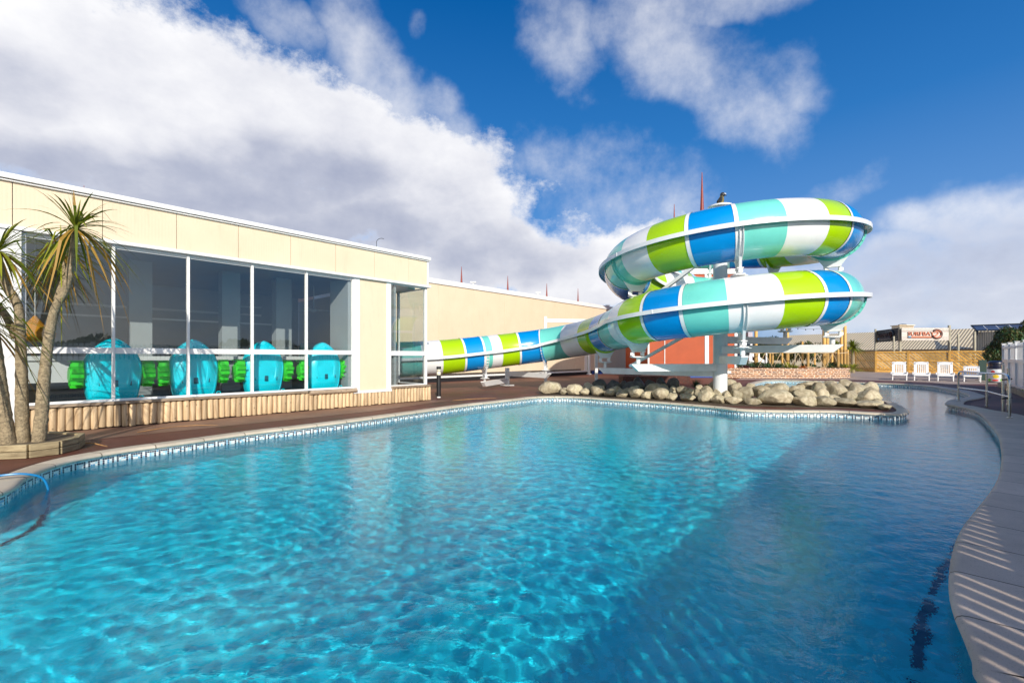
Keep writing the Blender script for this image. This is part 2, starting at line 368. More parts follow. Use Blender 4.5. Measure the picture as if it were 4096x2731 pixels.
def brick_mat(name, c1, c2, mortar, w, h, ms, seed=0):
    m, N, L, b = nt(name)
    uv = N.new('ShaderNodeUVMap'); v = uv.outputs[0]
    nz = N.new('ShaderNodeTexNoise'); nz.inputs['Scale'].default_value = 6; L.new(v, nz.inputs['Vector'])
    ad = N.new('ShaderNodeMix'); ad.data_type = 'VECTOR'; ad.inputs[0].default_value = .085; L.new(v, ad.inputs[4]); L.new(nz.outputs['Color'], ad.inputs[5])
    br = N.new('ShaderNodeTexBrick'); br.inputs['Scale'].default_value = 1; br.offset = .43; br.squash = .62; br.squash_frequency = 3; br.inputs['Brick Width'].default_value = w; br.inputs['Row Height'].default_value = h
    br.inputs['Mortar Size'].default_value = ms; br.inputs['Mortar Smooth'].default_value = .3; L.new(ad.outputs[1], br.inputs['Vector'])
    br.inputs['Color1'].default_value = (*c1, 1); br.inputs['Color2'].default_value = (*c2, 1); br.inputs['Mortar'].default_value = (*mortar, 1)
    n = noise(N, L, v, 5, 5, .7); c = mixc(N, L, .5, br.outputs[0], ramp(N, L, n, [(.35, (.25, .22, .2)), (.65, (1.3, 1.2, 1.1))]), 'MULTIPLY')
    L.new(c, b.inputs['Base Color']); b.inputs['Roughness'].default_value = .8
    L.new(bump(N, L, math_(N, L, 'SUBTRACT', 1, br.outputs['Fac']), .8, .02), b.inputs['Normal'])
    return m
M['stone'] = brick_mat('rubble_stone_wall', (.46, .20, .07), (.13, .075, .06), (.68, .52, .40), .31, .105, .026)
M['brick'] = brick_mat('dark_red_brick', (.12, .03, .018), (.075, .022, .015), (.10, .06, .05), .225, .075, .01)
def roof_mat():
    m, N, L, b = nt('cream_profiled_roof')
    uv = N.new('ShaderNodeUVMap'); sp = N.new('ShaderNodeSeparateXYZ'); L.new(uv.outputs[0], sp.inputs[0])
    w = math_(N, L, 'SINE', math_(N, L, 'MULTIPLY', sp.outputs[0], 2 * math.pi / .27))
    c = ramp(N, L, w, [(.0, (.36, .29, .19)), (.22, (.74, .62, .43)), (1, (.86, .75, .54))])
    n = noise(N, L, uv.outputs[0], .6, 6, .7); c = mixc(N, L, math_(N, L, 'MULTIPLY', ramp(N, L, n, [(.5, (0, 0, 0)), (.75, (1, 1, 1))]), .3), c, (.4, .33, .24))
    L.new(c, b.inputs['Base Color']); b.inputs['Roughness'].default_value = .5; L.new(bump(N, L, w, .35, .04), b.inputs['Normal'])
    return m
M['roof'] = roof_mat()
M['spike'] = simple('dark_red_spike_paint', (.26, .035, .02), .5, .25, 6)
M['blue_base'] = simple('blue_plinth', (.01, .06, .30), .5, .2, 5)
M['sign_o'] = simple('sign_orange', (.62, .20, .11), .5, .15, 10); M['sign_k'] = simple('sign_outline_dark', (.09, .035, .03), .6, .2, 10); M['sign_b'] = simple('sign_blue', (.12, .25, .40), .5, .1, 10)
M['sign_od'] = simple('sign_orange_shade', (.10, .03, .025), .6, .2, 10)
M['rope'] = simple('pale_rope', (.50, .37, .22), .8, .2, 30)
M['net'] = simple('rope_net', (.45, .30, .12), .8, .2, 30)
M['hose'] = simple('blue_hose', (.01, .20, .45), .35, .1, 10)
M['drystick'] = simple('dry_leaf_strip', (.42, .22, .08), .7, .25, 20)
M['bin'] = simple('dark_bin_plastic', (.01, .012, .03), .3, .2, 5, coat=.3); M['binlabel'] = simple('bin_wrap_white', (.55, .58, .62), .4, .1, 4)
M['yellow'] = simple('bin_yellow_patch', (.7, .5, .03), .4, .1, 4); M['redp'] = simple('bin_red_patch', (.55, .04, .03), .4, .1, 4); M['greenp'] = simple('bin_green_patch', (.15, .4, .06), .4, .1, 4)
M['board_green'] = simple('dark_green_panel', (.008, .03, .022), .5, .2, 5)
M['solar'] = simple('solar_panel_glass', (.015, .06, .17), .15, .15, 2, coat=.5)
M['bulb'] = simple('lamp_lens', (.75, .70, .55), .15, .2, 20, coat=.6)
M['bird'] = simple('dark_feathers', (.03, .03, .035), .5, .5, 20); M['birdy'] = simple('speckled_breast', (.22, .17, .03), .6, .6, 60, .4, 60)
M['orange_in'] = simple('orange_float', (.60, .24, .01), .5, .1, 5)
M['door_grey'] = simple('grey_door_frame', (.42, .47, .50), .4, .1, 5)
M['cloth'] = simple('violet_grey_cloth', (.10, .09, .16), .8, .3, 12)
# ------------------------------------------------------------------ pool outline (coping edge over the water), measured on the coping plane
def crom(pts, step=.09, closed=True):
    n = len(pts); out = []
    dim = len(pts[0])
    for i in range(n if closed else n - 1):
        idx = [(i - 1) % n, i, (i + 1) % n, (i + 2) % n] if closed else [max(i - 1, 0), i, i + 1, min(i + 2, n - 1)]
        p0, p1, p2, p3 = [np.array(pts[k], float) for k in idx]
        d = np.linalg.norm((p2 - p1)[:2] if dim == 3 and closed else (p2 - p1)); k = max(1, int(round(d / step)))
        # centripetal
        def tj(ti, a, b): return ti + max(np.linalg.norm(b - a), 1e-6) ** .5
        t0 = 0; t1 = tj(t0, p0, p1) if np.linalg.norm(p1 - p0) > 1e-6 else 1e-3; t2 = tj(t1, p1, p2); t3 = tj(t2, p2, p3) if np.linalg.norm(p3 - p2) > 1e-6 else t2 + 1e-3
        for j in range(k):
            t = t1 + (t2 - t1) * j / k
            A1 = (t1 - t) / (t1 - t0) * p0 + (t - t0) / (t1 - t0) * p1
            A2 = (t2 - t) / (t2 - t1) * p1 + (t - t1) / (t2 - t1) * p2
            A3 = (t3 - t) / (t3 - t2) * p2 + (t - t2) / (t3 - t2) * p3
            B1 = (t2 - t) / (t2 - t0) * A1 + (t - t0) / (t2 - t0) * A2
            B2 = (t3 - t) / (t3 - t1) * A2 + (t - t1) / (t3 - t1) * A3
            out.append((t2 - t) / (t2 - t1) * B1 + (t - t1) / (t2 - t1) * B2)
    if not closed: out.append(np.array(pts[-1], float))
    return out
ZC = .03      # coping top
WZ = -.118     # water level
left = [(0, 1963), (99, 1904), (197, 1861), (316, 1828), (506, 1795), (703, 1769), (1016, 1726), (1233, 1701), (1449, 1674), (1666, 1645), (1882, 1616), (1990, 1604), (2080, 1594), (2155, 1586), (2259, 1585), (2330, 1588), (2400, 1593), (2626, 1607), (2852, 1625), (2965, 1637), (3153, 1642), (3350, 1643), (3473, 1650), (3569, 1654), (3614, 1652), (3634, 1643), (3620, 1630), (3595, 1617), (3553, 1603)]
pts = [(*G(x, y, ZC), .21) for x, y in left]
pts += [(9.75, 14.3, .26), (9.35, 16.2, .26), (9.8, 18.3, .26), (10.6, 20.0, .26), (11.9, 22.0, .26), (14.0, 24.2, .28)]
right = [(3300, 1524), (3467, 1530), (3582, 1534), (3697, 1541), (3760, 1549), (3824, 1560), (3856, 1570), (3880, 1581), (3852, 1590), (3808, 1596), (3786, 1606), (3790, 1616), (3824, 1621), (3888, 1635), (3920, 1650), (3946, 1672), (3971, 1700), (3998, 1735), (4010, 1783), (4014, 1838), (4002, 1900), (3967, 1963), (3904, 2042), (3849, 2120), (3822, 2206), (3812, 2301), (3818, 2379), (3841, 2458), (3873, 2528), (3912, 2622), (3959, 2731)]
pts += [(*G(x, y, ZC), .34 if i < 14 else .62) for i, (x, y) in enumerate(right)]
pts += [(2.0, 1.1, .62), (1.75, .35, .6), (.9, -.35, .6), (-.8, -.75, .5), (-2.6, -.6, .4), (-4.0, .2, .3), (-4.7, 1.6, .28), (-4.85, 3.0, .26)]
OUT = crom(pts, .1)
OXY = [Vector((p[0], p[1])) for p in OUT]; OW = [float(p[2]) for p in OUT]
area = sum(OXY[i].x * OXY[(i + 1) % len(OXY)].y - OXY[(i + 1) % len(OXY)].x * OXY[i].y for i in range(len(OXY)))
SGN = -1 if area > 0 else 1           # outward normal side
def offset(k0):
    out = []; n = len(OXY)
    for i in range(n):
        t = (OXY[(i + 2) % n] - OXY[(i - 2) % n]).normalized(); nn = Vector((-t.y, t.x)) * SGN
        k = k0(i) if callable(k0) else k0
        out.append(OXY[i] + nn * k)
    return out
arc = [0.0]
for i in range(len(OXY)): arc.append(arc[-1] + (OXY[(i + 1) % len(OXY)] - OXY[i]).length)
def strip(name, prof, mat, uvmode=0, smooth=True, parent=None):
    """prof: list of (offset, z). sweeps the closed outline; uv = (arc, v)"""
    n = len(OXY); rings = [offset(o) for o, z in prof]; vs = []; vv = [0]
    for a in range(1, len(prof)):
        oa = prof[a][0](0) if callable(prof[a][0]) else prof[a][0]; ob = prof[a - 1][0](0) if callable(prof[a - 1][0]) else prof[a - 1][0]
        vv.append(vv[-1] + math.hypot(oa - ob, prof[a][1] - prof[a - 1][1]))
    for r, (o, z) in zip(rings, prof): vs += [(p.x, p.y, z) for p in r]
    fs = []; uvs = []
    for a in range(len(prof) - 1):
        for i in range(n):
            j = (i + 1) % n; fs.append((a * n + i, a * n + j, (a + 1) * n + j, (a + 1) * n + i))
            uvs += [(arc[i], vv[a]), (arc[i + 1], vv[a]), (arc[i + 1], vv[a + 1]), (arc[i], vv[a + 1])]
    me = bpy.data.meshes.new(name); me.from_pydata(vs, [], fs); me.materials.append(mat)
    u = me.uv_layers.new(name='UVMap'); u.data.foreach_set('uv', [c for t in uvs for c in t])
    if smooth: me.polygons.foreach_set('use_smooth', [True] * len(fs))
    o = bpy.data.objects.new(name, me); col.objects.link(o)
    if parent: o.parent = parent
    return o
def outer(i): return OW[i]
coping = strip('pool_coping', [(lambda i: OW[i], -.02), (lambda i: OW[i], ZC - .004), (lambda i: OW[i] - .012, ZC), (.03, ZC), (.006, ZC - .004), (-.012, ZC - .016), (-.018, ZC - .032), (-.012, ZC - .048), (.006, ZC - .056), (.03, ZC - .058)], M['coping'])
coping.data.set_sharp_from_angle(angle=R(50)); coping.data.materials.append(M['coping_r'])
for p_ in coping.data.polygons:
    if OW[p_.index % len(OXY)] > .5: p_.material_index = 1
tag(coping, kind='structure')
walls = strip('pool_walls', [(.03, ZC - .05), (.03, -1.11)], M['mosaic'], smooth=False); tag(walls, kind='structure')
drain = strip('drain_strip', [(lambda i: OW[i] - .01, .006), (lambda i: OW[i] + (.13 if OW[i] < .5 else .05), .006)], M['kerb']); tag(drain, kind='structure')
def fill(name, loops, z, mat):
    bm = bmesh.new()
    es = []
    for lp in loops:
        vs = [bm.verts.new((p[0], p[1], z)) for p in lp]
        es += [bm.edges.new((vs[i], vs[(i + 1) % len(vs)])) for i in range(len(vs))]
    bmesh.ops.triangle_fill(bm, use_beauty=True, use_dissolve=False, edges=es, normal=(0, 0, 1))
    for f in bm.faces:
        if f.normal.z < 0: f.normal_flip()
    me = bpy.data.meshes.new(name); bm.to_mesh(me); bm.free(); me.materials.append(mat)
    o = bpy.data.objects.new(name, me); col.objects.link(o); return o
hole = offset(.06)[::3]
big = [(-26, -16), (44, -16), (44, 52), (-26, 52)]
tag(fill('pool_deck', [big, hole], 0, M['deck']), kind='structure')
tag(fill('ground', [[(-700, -700), (700, -700), (700, 900), (-700, 900)], big], -.01, M['ground']), kind='structure')
tag(fill('pool_floor', [offset(.05)[::2]], -1.10, M['floor']), kind='structure')
# dark line of tiles along the foot of the pool wall
def inset_strip(name, a, b, z, mat):
    ra, rb = offset(-a), offset(-b); n = len(ra); mb = MB()
    mb.add([(p.x, p.y, z) for p in ra] + [(p.x, p.y, z) for p in rb], [(i, (i + 1) % n, n + (i + 1) % n, n + i) for i in range(n) if ra[i].y < 4.6 and (i % 9) < 8])
    return mb.build(name, mat, recalc=False)
tag(inset_strip('pool_floor_line', .13, .19, -1.092, simple('dark_blue_floor_tiles', (.006, .03, .10), .4, .3, 30)), kind='structure')
# water: real ripples
def water():
    xs0, ys0 = [p.x for p in OXY], [p.y for p in OXY]
    x0, x1, y0, y1 = min(xs0) - .05, max(xs0) + .05, min(ys0) - .05, max(ys0) + .05
    parts_v = []; 
    # rows get coarser with distance from the near edge
    ys = []; y = y0
    while y < y1: ys.append(y); y += .019 if y < 5.5 else (.028 if y < 10 else .05)
    ys = np.array(ys); xs = np.arange(x0, x1, .021)
    X, Y = np.meshgrid(xs, ys)
    rng = np.random.RandomState(3); Z = np.zeros_like(X)
    XD = X + .25 * np.sin(Y * .7 + 1) + .12 * np.sin(Y * 1.9 + X * .8); YD = Y + .22 * np.sin(X * .8) + .1 * np.sin(X * 2.1 - Y * .6)
    for k in range(80):
        lam = .085 * (.36 / .085) ** (rng.rand() ** 1.15); th = rng.normal(1.35, .8); kk = 2 * math.pi / lam
        amp = .0014 * lam / 2 * rng.uniform(.5, 1.3); ph = rng.rand() * 6.28
        Z += amp * np.sin(kk * (XD * math.cos(th) + YD * math.sin(th)) + ph)
    # patches of calmer and rougher water
    env = .75 + .35 * np.sin(X * .55 + 1.3 * np.sin(Y * .4)) * np.sin(Y * .47 + .8)
    Z *= env
    # inside test (margin) by scanline
    poly = offset(.05); P2 = np.array([[p.x, p.y] for p in poly]); inside = np.zeros(X.shape, bool)
    for i in range(len(P2)):
        xa, ya = P2[i]; xb, yb = P2[(i + 1) % len(P2)]
        c = ((ya > Y) != (yb > Y)) & (X < (xb - xa) * (Y - ya) / (yb - ya + 1e-12) + xa); inside ^= c
    H, Wd = X.shape
    cell = inside[:-1, :-1] | inside[1:, :-1] | inside[:-1, 1:] | inside[1:, 1:]
    idx = np.arange(H * Wd).reshape(H, Wd)
    q = np.stack([idx[:-1, :-1][cell], idx[:-1, 1:][cell], idx[1:, 1:][cell], idx[1:, :-1][cell]], 1)
    used = np.unique(q); mp = -np.ones(H * Wd, int); mp[used] = np.arange(len(used)); q = mp[q]
    co = np.stack([X.ravel(), Y.ravel(), WZ + Z.ravel()], 1)[used]
    me = bpy.data.meshes.new('pool_water'); me.vertices.add(len(co)); me.vertices.foreach_set('co', co.ravel())
    me.loops.add(q.size); me.loops.foreach_set('vertex_index', q.ravel().astype(np.int32)); me.polygons.add(len(q))
    me.polygons.foreach_set('loop_start', (np.arange(len(q)) * 4).astype(np.int32)); me.polygons.foreach_set('loop_total', np.full(len(q), 4, np.int32))
    me.polygons.foreach_set('use_smooth', [True] * len(q)); me.update(calc_edges=True); me.validate(); me.materials.append(M['water'])
    o = bpy.data.objects.new('pool_water', me); col.objects.link(o); tag(o, kind='structure'); return o
WATER = water()
# ------------------------------------------------------------------ daylight
SAZ = Vector((.197, -.98)).normalized(); EL = R(24)
sd = Vector((SAZ.x * math.cos(EL), SAZ.y * math.cos(EL), math.sin(EL)))
sl = bpy.data.lights.new('sun', 'SUN'); sl.energy = 5.0; sl.angle = R(.45); sl.color = (1, .93, .82)
so = bpy.data.objects.new('sun', sl); col.objects.link(so); so.rotation_euler = (-sd).to_track_quat('-Z', 'Y').to_euler()
w = bpy.data.worlds.new('World'); sc.world = w; w.use_nodes = True
N, L = w.node_tree.nodes, w.node_tree.links
bg = N['Background']; bg.inputs[1].default_value = 1.12
sky = N.new('ShaderNodeTexSky'); sky.sky_type = 'NISHITA'; sky.sun_disc = False; sky.sun_elevation = EL; sky.sun_rotation = math.atan2(sd.x, sd.y)
sky.air_density = 1.0; sky.dust_density = .3; sky.ozone_density = 3.0
skys = mixc(N, L, 1.0, sky.outputs[0], (.072, .086, .092), 'MULTIPLY')
hs = N.new('ShaderNodeHueSaturation'); hs.inputs['Saturation'].default_value = 1.25; L.new(skys, hs.inputs['Color'])
tc = N.new('ShaderNodeTexCoord'); dirv = tc.outputs['Generated']
sx = N.new('ShaderNodeSeparateXYZ'); L.new(dirv, sx.inputs[0])
az = math_(N, L, 'ARCTAN2', sx.outputs[0], sx.outputs[1]); el = math_(N, L, 'ARCSINE', sx.outputs[2])
cb = N.new('ShaderNodeCombineXYZ'); L.new(az, cb.inputs[0]); L.new(el, cb.inputs[1])
def nvec(scale, detail, rough, stretch=(1, 1, 1.6), off=0):
    mp = N.new('ShaderNodeMapping'); L.new(dirv, mp.inputs[0]); mp.inputs['Scale'].default_value = stretch; mp.inputs['Location'].default_value = (off, off * .7, off * 1.3)
    n = N.new('ShaderNodeTexNoise'); n.inputs['Scale'].default_value = scale; n.inputs['Detail'].default_value = detail; n.inputs['Roughness'].default_value = rough; L.new(mp.outputs[0], n.inputs['Vector']); return n
warp = nvec(3.2, 4, .55, off=3)
wv = N.new('ShaderNodeVectorMath'); wv.operation = 'SUBTRACT'; L.new(warp.outputs['Color'], wv.inputs[0]); wv.inputs[1].default_value = (.5, .5, .5)
ws = N.new('ShaderNodeVectorMath'); ws.operation = 'SCALE'; L.new(wv.outputs[0], ws.inputs[0]); ws.inputs['Scale'].default_value = .16
wa = N.new('ShaderNodeVectorMath'); wa.operation = 'ADD'; L.new(cb.outputs[0], wa.inputs[0]); L.new(ws.outputs[0], wa.inputs[1])
flat = N.new('ShaderNodeVectorMath'); flat.operation = 'MULTIPLY'; L.new(wa.outputs[0], flat.inputs[0]); flat.inputs[1].default_value = (1, 1, 0)
def D2A(x, y):
    d = Vector(((x - 1176) / 1045, 1, (820 - y) / 1045)).normalized(); return math.atan2(d.x, d.y), math.asin(d.z)
def blob(x, y, rx, ry, ang=0, soft=1.0):
    a, e = D2A(x, y); dk_ = math.sqrt(1 + ((x - 1176) / 1045) ** 2)
    sub = N.new('ShaderNodeVectorMath'); sub.operation = 'SUBTRACT'; L.new(flat.outputs[0], sub.inputs[0]); sub.inputs[1].default_value = (a, e, 0)
    vr = N.new('ShaderNodeVectorRotate'); vr.rotation_type = 'Z_AXIS'; vr.inputs['Angle'].default_value = R(ang); L.new(sub.outputs[0], vr.inputs[0])
    ml = N.new('ShaderNodeVectorMath'); ml.operation = 'MULTIPLY'; L.new(vr.outputs[0], ml.inputs[0]); sx_ = 1045 * dk_; ml.inputs[1].default_value = (sx_ * .9 / rx, sx_ / ry, 0)
    ln = N.new('ShaderNodeVectorMath'); ln.operation = 'LENGTH'; L.new(ml.outputs[0], ln.inputs[0])
    mr = N.new('ShaderNodeMapRange'); mr.interpolation_type = 'SMOOTHSTEP'; mr.inputs[1].default_value = 1.45; mr.inputs[2].default_value = .35; mr.inputs[3].default_value = 0; mr.inputs[4].default_value = soft; mr.inputs[3].default_value = 0
    mr.inputs[4].default_value = soft; L.new(ln.outputs['Value'], mr.inputs[0]); return mr.outputs[0]
def mx(lst):
    o = lst[0]
    for q in lst[1:]: o = math_(N, L, 'MAXIMUM', o, q)
    return o
# D coordinates are the photograph at 2352 px width
solid = mx([blob(90, 130, 360, 250, 0), blob(330, 230, 380, 190, 0), blob(520, 270, 360, 160, 0), blob(720, 330, 330, 160, 0), blob(950, 450, 260, 170, 0), blob(1050, 500, 180, 130, 0), blob(250, 340, 330, 110, 0), blob(620, 480, 480, 90, 0),
            blob(1150, 600, 420, 90, 0), blob(1420, 590, 170, 110, 0), blob(1330, 620, 200, 90, 0)])
wisp = mx([blob(1560, 100, 230, 90, 28, .66), blob(1700, 240, 150, 95, 60, .68), blob(1790, 190, 80, 90, 60, .5), blob(1290, 70, 120, 90, 50, .62), blob(1610, 20, 300, 70, 0, .7), blob(880, 160, 160, 100, 40, .8), blob(1030, 260, 130, 70, 50, .66), blob(880, 25, 40, 26, 30, .42), blob(960, 22, 30, 30, 0, .5),
           blob(640, 30, 130, 60, 20, .56), blob(1400, 420, 260, 120, 10, .50), blob(1900, 440, 120, 50, -20, .42), blob(1560, 470, 120, 100, 0, .5), blob(2330, 520, 230, 100, 10, .95), blob(2120, 620, 420, 100, 4, .9), blob(2330, 660, 420, 140, 0, 1.1), blob(1950, 700, 420, 60, 0, .6)])
n_f = nvec(7.0, 10, .66, (1, 1, 1.3), 1.7); n_w = nvec(6.5, 10, .62, (1, 1.2, 1.0), 5.1)
# the rest of the sky dome, behind and beside the camera
n_back = nvec(2.3, 8, .55, (1, 1, 2.4), 9.0)
rear = ramp(N, L, sx.outputs[1], [(0.0, (1, 1, 1)), (.12, (0, 0, 0))])
backd = math_(N, L, 'MULTIPLY', ramp(N, L, n_back.outputs['Fac'], [(.34, (0, 0, 0)), (.48, (1, 1, 1))]), math_(N, L, 'MULTIPLY', math_(N, L, 'LESS_THAN', sx.outputs[1], -.05), ramp(N, L, el, [(.45, (1, 1, 1)), (.75, (0, 0, 0))])))
d1 = math_(N, L, 'ADD', solid, math_(N, L, 'MULTIPLY_ADD', n_f.outputs['Fac'], 1.9, c=-.98))
a1 = N.new('ShaderNodeMapRange'); a1.interpolation_type = 'SMOOTHSTEP'; a1.inputs[1].default_value = .26; a1.inputs[2].default_value = .76; L.new(d1, a1.inputs[0])
d2 = math_(N, L, 'ADD', wisp, math_(N, L, 'MULTIPLY_ADD', n_w.outputs['Fac'], 1.5, c=-.78))
a2 = N.new('ShaderNodeMapRange'); a2.interpolation_type = 'SMOOTHSTEP'; a2.inputs[1].default_value = .16; a2.inputs[2].default_value = 1.15; L.new(d2, a2.inputs[0])
gate1 = math_(N, L, 'MULTIPLY', a1.outputs[0], ramp(N, L, solid, [(0, (0, 0, 0)), (.12, (1, 1, 1))]))
gate2 = math_(N, L, 'MULTIPLY', a2.outputs[0], ramp(N, L, wisp, [(0, (0, 0, 0)), (.2, (1, 1, 1))]))
cover = math_(N, L, 'MAXIMUM', math_(N, L, 'MAXIMUM', gate1, math_(N, L, 'MULTIPLY', gate2, .80)), math_(N, L, 'MULTIPLY', backd, .85))
# shade of the clouds: grey violet bellies
belly = mx([blob(330, 430, 420, 85, -6), blob(20, 170, 110, 90, 0, .55), blob(640, 440, 300, 80, -10, .9), blob(830, 540, 300, 70, 0, .8), blob(1130, 590, 200, 60, 0, .75), blob(2150, 620, 330, 70, 0, .9), blob(2300, 560, 150, 60, 0, .7), blob(2330, 690, 300, 60, 0, .7), blob(1480, 560, 60, 40, 0, .4), blob(980, 470, 120, 60, 0, .45)])
n_s = nvec(5.5, 7, .6, (1, 1, 1.5), 7.3)
shade = math_(N, L, 'ADD', math_(N, L, 'MULTIPLY', belly, .64), math_(N, L, 'MULTIPLY_ADD', n_s.outputs['Fac'], 1.1, c=-.42), True)
shade = math_(N, L, 'MULTIPLY', shade, ramp(N, L, cover, [(.25, (0, 0, 0)), (1, (1, 1, 1))]))
cc = ramp(N, L, shade, [(0, (.90, .90, .92)), (.3, (.72, .73, .79)), (.65, (.47, .50, .61)), (1, (.30, .34, .48))])
grad = ramp(N, L, el, [(0, (.24, .34, .66)), (.10, (.23, .36, .69)), (.24, (.12, .29, .66)), (.42, (.03, .185, .54)), (.68, (.0, .10, .38)), (.85, (.0, .055, .22))])
base = mixc(N, L, .72, hs.outputs[0], grad)
# darker, greyer cloud low behind the camera; deep blue overhead
rearc = mixc(N, L, math_(N, L, 'LESS_THAN', sx.outputs[1], -.05), cc, mixc(N, L, n_s.outputs['Fac'], (.22, .25, .30), (.66, .68, .72)))
skyc = mixc(N, L, cover, base, rearc)
# unseen sky glow added around the sun to brighten shaded fronts
dt = N.new('ShaderNodeVectorMath'); dt.operation = 'DOT_PRODUCT'; L.new(dirv, dt.inputs[0]); dt.inputs[1].default_value = tuple(sd)
glow = ramp(N, L, dt.outputs['Value'], [(.62, (0, 0, 0)), (.88, (.50, .49, .47)), (1, (1.0, .97, .93))])
skyc = mixc(N, L, 1.0, skyc, glow, 'ADD')
L.new(skyc, bg.inputs[0])
# ------------------------------------------------------------------ frames along the long facades
U = Vector((.6721, .7405, 0)); NV = Vector((.7405, -.6721, 0)); NB = -10.664; NW_ = -18.0
def S_at(px, n=NB):
    r = (px - CX) / F; Z = n / (NV.x * r + NV.y); return U.x * r * Z + U.y * Z, Z
def z_at(px, py, n=NB): return CAMZ + (HY - py) / F * S_at(px, n)[1]
def BW(s, d, z, nb=NB): return U * s + NV * (nb + d) + Vector((0, 0, z))
class FB(MW):
    nb = NB
    def fb(s, s0, s1, d0, d1, z0, z1, mi=0):
        vs = [BW(a, b, c, s.nb) for c in (z0, z1) for b in (d0, d1) for a in (s0, s1)]
        s.add(vs, [(0, 2, 3, 1), (4, 5, 7, 6), (0, 1, 5, 4), (2, 6, 7, 3), (0, 4, 6, 2), (1, 3, 7, 5)], mi)
def add_uv(o, fn):
    me = o.data; u = me.uv_layers.new(name='UVMap')
    for l in me.loops: u.data[l.index].uv = fn(me.vertices[l.vertex_index].co, None)
SE = S_at(1707)[0]      # near corner of the glazed end
ROOF = z_at(900, 872); FB0 = z_at(900, 895); PB = z_at(900, 1030); HEAD = z_at(900, 1041)
SILL = .455; SLEFT = S_at(105)[0] - 6.0
bld = empty('pool_hall', BW(SE, 0, 0), 'long cream and white pool hall with tall windows above a half round log plinth', 'building', rz=math.atan2(U.y, U.x))
# cream fascia panels with thin dark joints
jx = [50, 394, 681, 928, 1141, 1327, 1487, 1629]
js = [S_at(x)[0] for x in jx]; pw = (js[-1] - js[0]) / (len(js) - 1)
edges = [js[0] + pw * k for k in range(-5, 8)] + [S_at(1702)[0]]
m = FB(); me_uv = []
for a, b in zip(edges[:-1], edges[1:]): m.fb(a + .004, b - .004, .03, .075, PB + .01, FB0)
o = m.build('cream_fascia_panels', M['cream'], bld, bevel=.003); add_uv(o, lambda c, n: (c.x, c.z))
m = FB(); m.fb(edges[0], edges[-1], 0, .03, PB, FB0 + .02); m.build('joint_backing', M['gap'], bld)
m = FB()
m.fb(edges[0], SE + .05, -.05, .14, FB0 + .035, ROOF); m.fb(edges[0], SE + .03, .0, .12, FB0 - .002, FB0 + .018)
m.build('roof_edge_trim', M['fascia'], bld, bevel=.006)
m = FB(); m.fb(edges[0], SE + .02, -.04, .1, FB0 + .018, FB0 + .036); m.build('roof_edge_groove', M['gap'], bld)
m = FB()
m.fb(edges[0], SE + .07, -.03, .12, HEAD + .005, PB + .005); m.fb(S_at(1702)[0], SE + .004, -.6, .085, PB + .006, FB0 - .004)
m.build('window_head_trim', M['fascia'], bld, bevel=.005)
# flat roof with a shallow depth
m = FB(); m.fb(edges[0], SE - .02, -7.2, -.05, ROOF - .18, ROOF - .04); m.build('roof', M['arm_gal'], bld)
m = FB(); m.fb(SE - .02, SE + .05, -7.25, -.05, FB0 - .1, ROOF - .004); m.fb(SE - .03, SE + .02, -7.2, -.6, HEAD, FB0 - .1); m.build('end_fascia', M['fascia'], bld)
# end wall, cream behind the glazed corner
m = FB(); m.fb(SE - 1.05, SE - .99, -7.2, -1.35, 0, HEAD); o = m.build('end_wall', M['cream'], bld); add_uv(o, lambda c, n: (c.y, c.z))
# windows
mull = [(86, 105), (446, 460), (743, 758), (999, 1013), (1217, 1229), (1403, 1414)]
WS = [(S_at(a)[0], S_at(b)[0]) for a, b in mull]
bay = WS[2][1] - WS[1][1]
RZ0, RZ1 = z_at(1100, 1417) , z_at(1100, 1398)
def window(s0, s1, wl, wr):
    """one bay: frame with its right mullion, two panes"""
    m = FB()
    m.fb(s1 - wr, s1, -.05, .035, SILL + .02, HEAD)
    m.fb(s0, s1 - wr, -.04, .02, RZ0, RZ1); m.fb(s0, s1 - wr, -.03, .01, HEAD - .045, HEAD + .002); m.fb(s0, s1 - wr, -.03, .018, SILL + .02, SILL + .055)
    m.fb(s0, s1 - wr, -.012, .002, HEAD - .07, HEAD - .045, 1)
    o = m.build('window', [M['white'], M['alu']], bld, bevel=.003)
    for z0, z1 in ((SILL + .055, RZ0), (RZ1, HEAD - .07)):
        g = FB(); vs = [BW(s0, -.01, z0), BW(s1 - wr, -.01, z0), BW(s1 - wr, -.01, z1), BW(s0, -.01, z1)]; g.add(vs, [(0, 1, 2, 3)])
        Mi = (root_matrix(bld)).inverted(); g2 = MB(); g2.v = [tuple(Mi @ Vector(v)) for v in g.v]; g2.f = g.f; g2.m = g.m
        p = g2.build('pane', M['glass'], o)
    return o
s_prev = WS[0][1]
for k in range(1, 6): window(s_prev, WS[k][1], 0, .045); s_prev = WS[k][1]
sl_ = WS[0][0] - .42     # bays left of the white pier, mostly out of frame
for k in range(4): window(sl_ - bay * (k + 1), sl_ - bay * k, 0, .045)
m = FB()
m.fb(WS[0][0], WS[0][1], -.06, .03, SILL, HEAD, 1); m.fb(WS[0][0] - .30, WS[0][0], -.05, .09, .22, HEAD); m.fb(WS[0][0] - .42, WS[0][0] - .30, -.05, .05, .22, HEAD)
m.build('white_pier', [M['white'], M['alu']], bld, bevel=.004)
pB0, pB1, pC0, pC1 = S_at(1414)[0], S_at(1436)[0], S_at(1543)[0], S_at(1561)[0]
zb = z_at(1480, 1566)
m = FB(); m.fb(WS[5][1], pB1, -.03, .05, zb + .02, HEAD + .01); m.fb(pC0, pC1, -.03, .05, zb + .02, HEAD + .01); m.fb(WS[5][1] - .03, pC1 + .01, -.02, .075, zb - .02, zb + .045); m.build('panel_surround', M['white'], bld, bevel=.004)
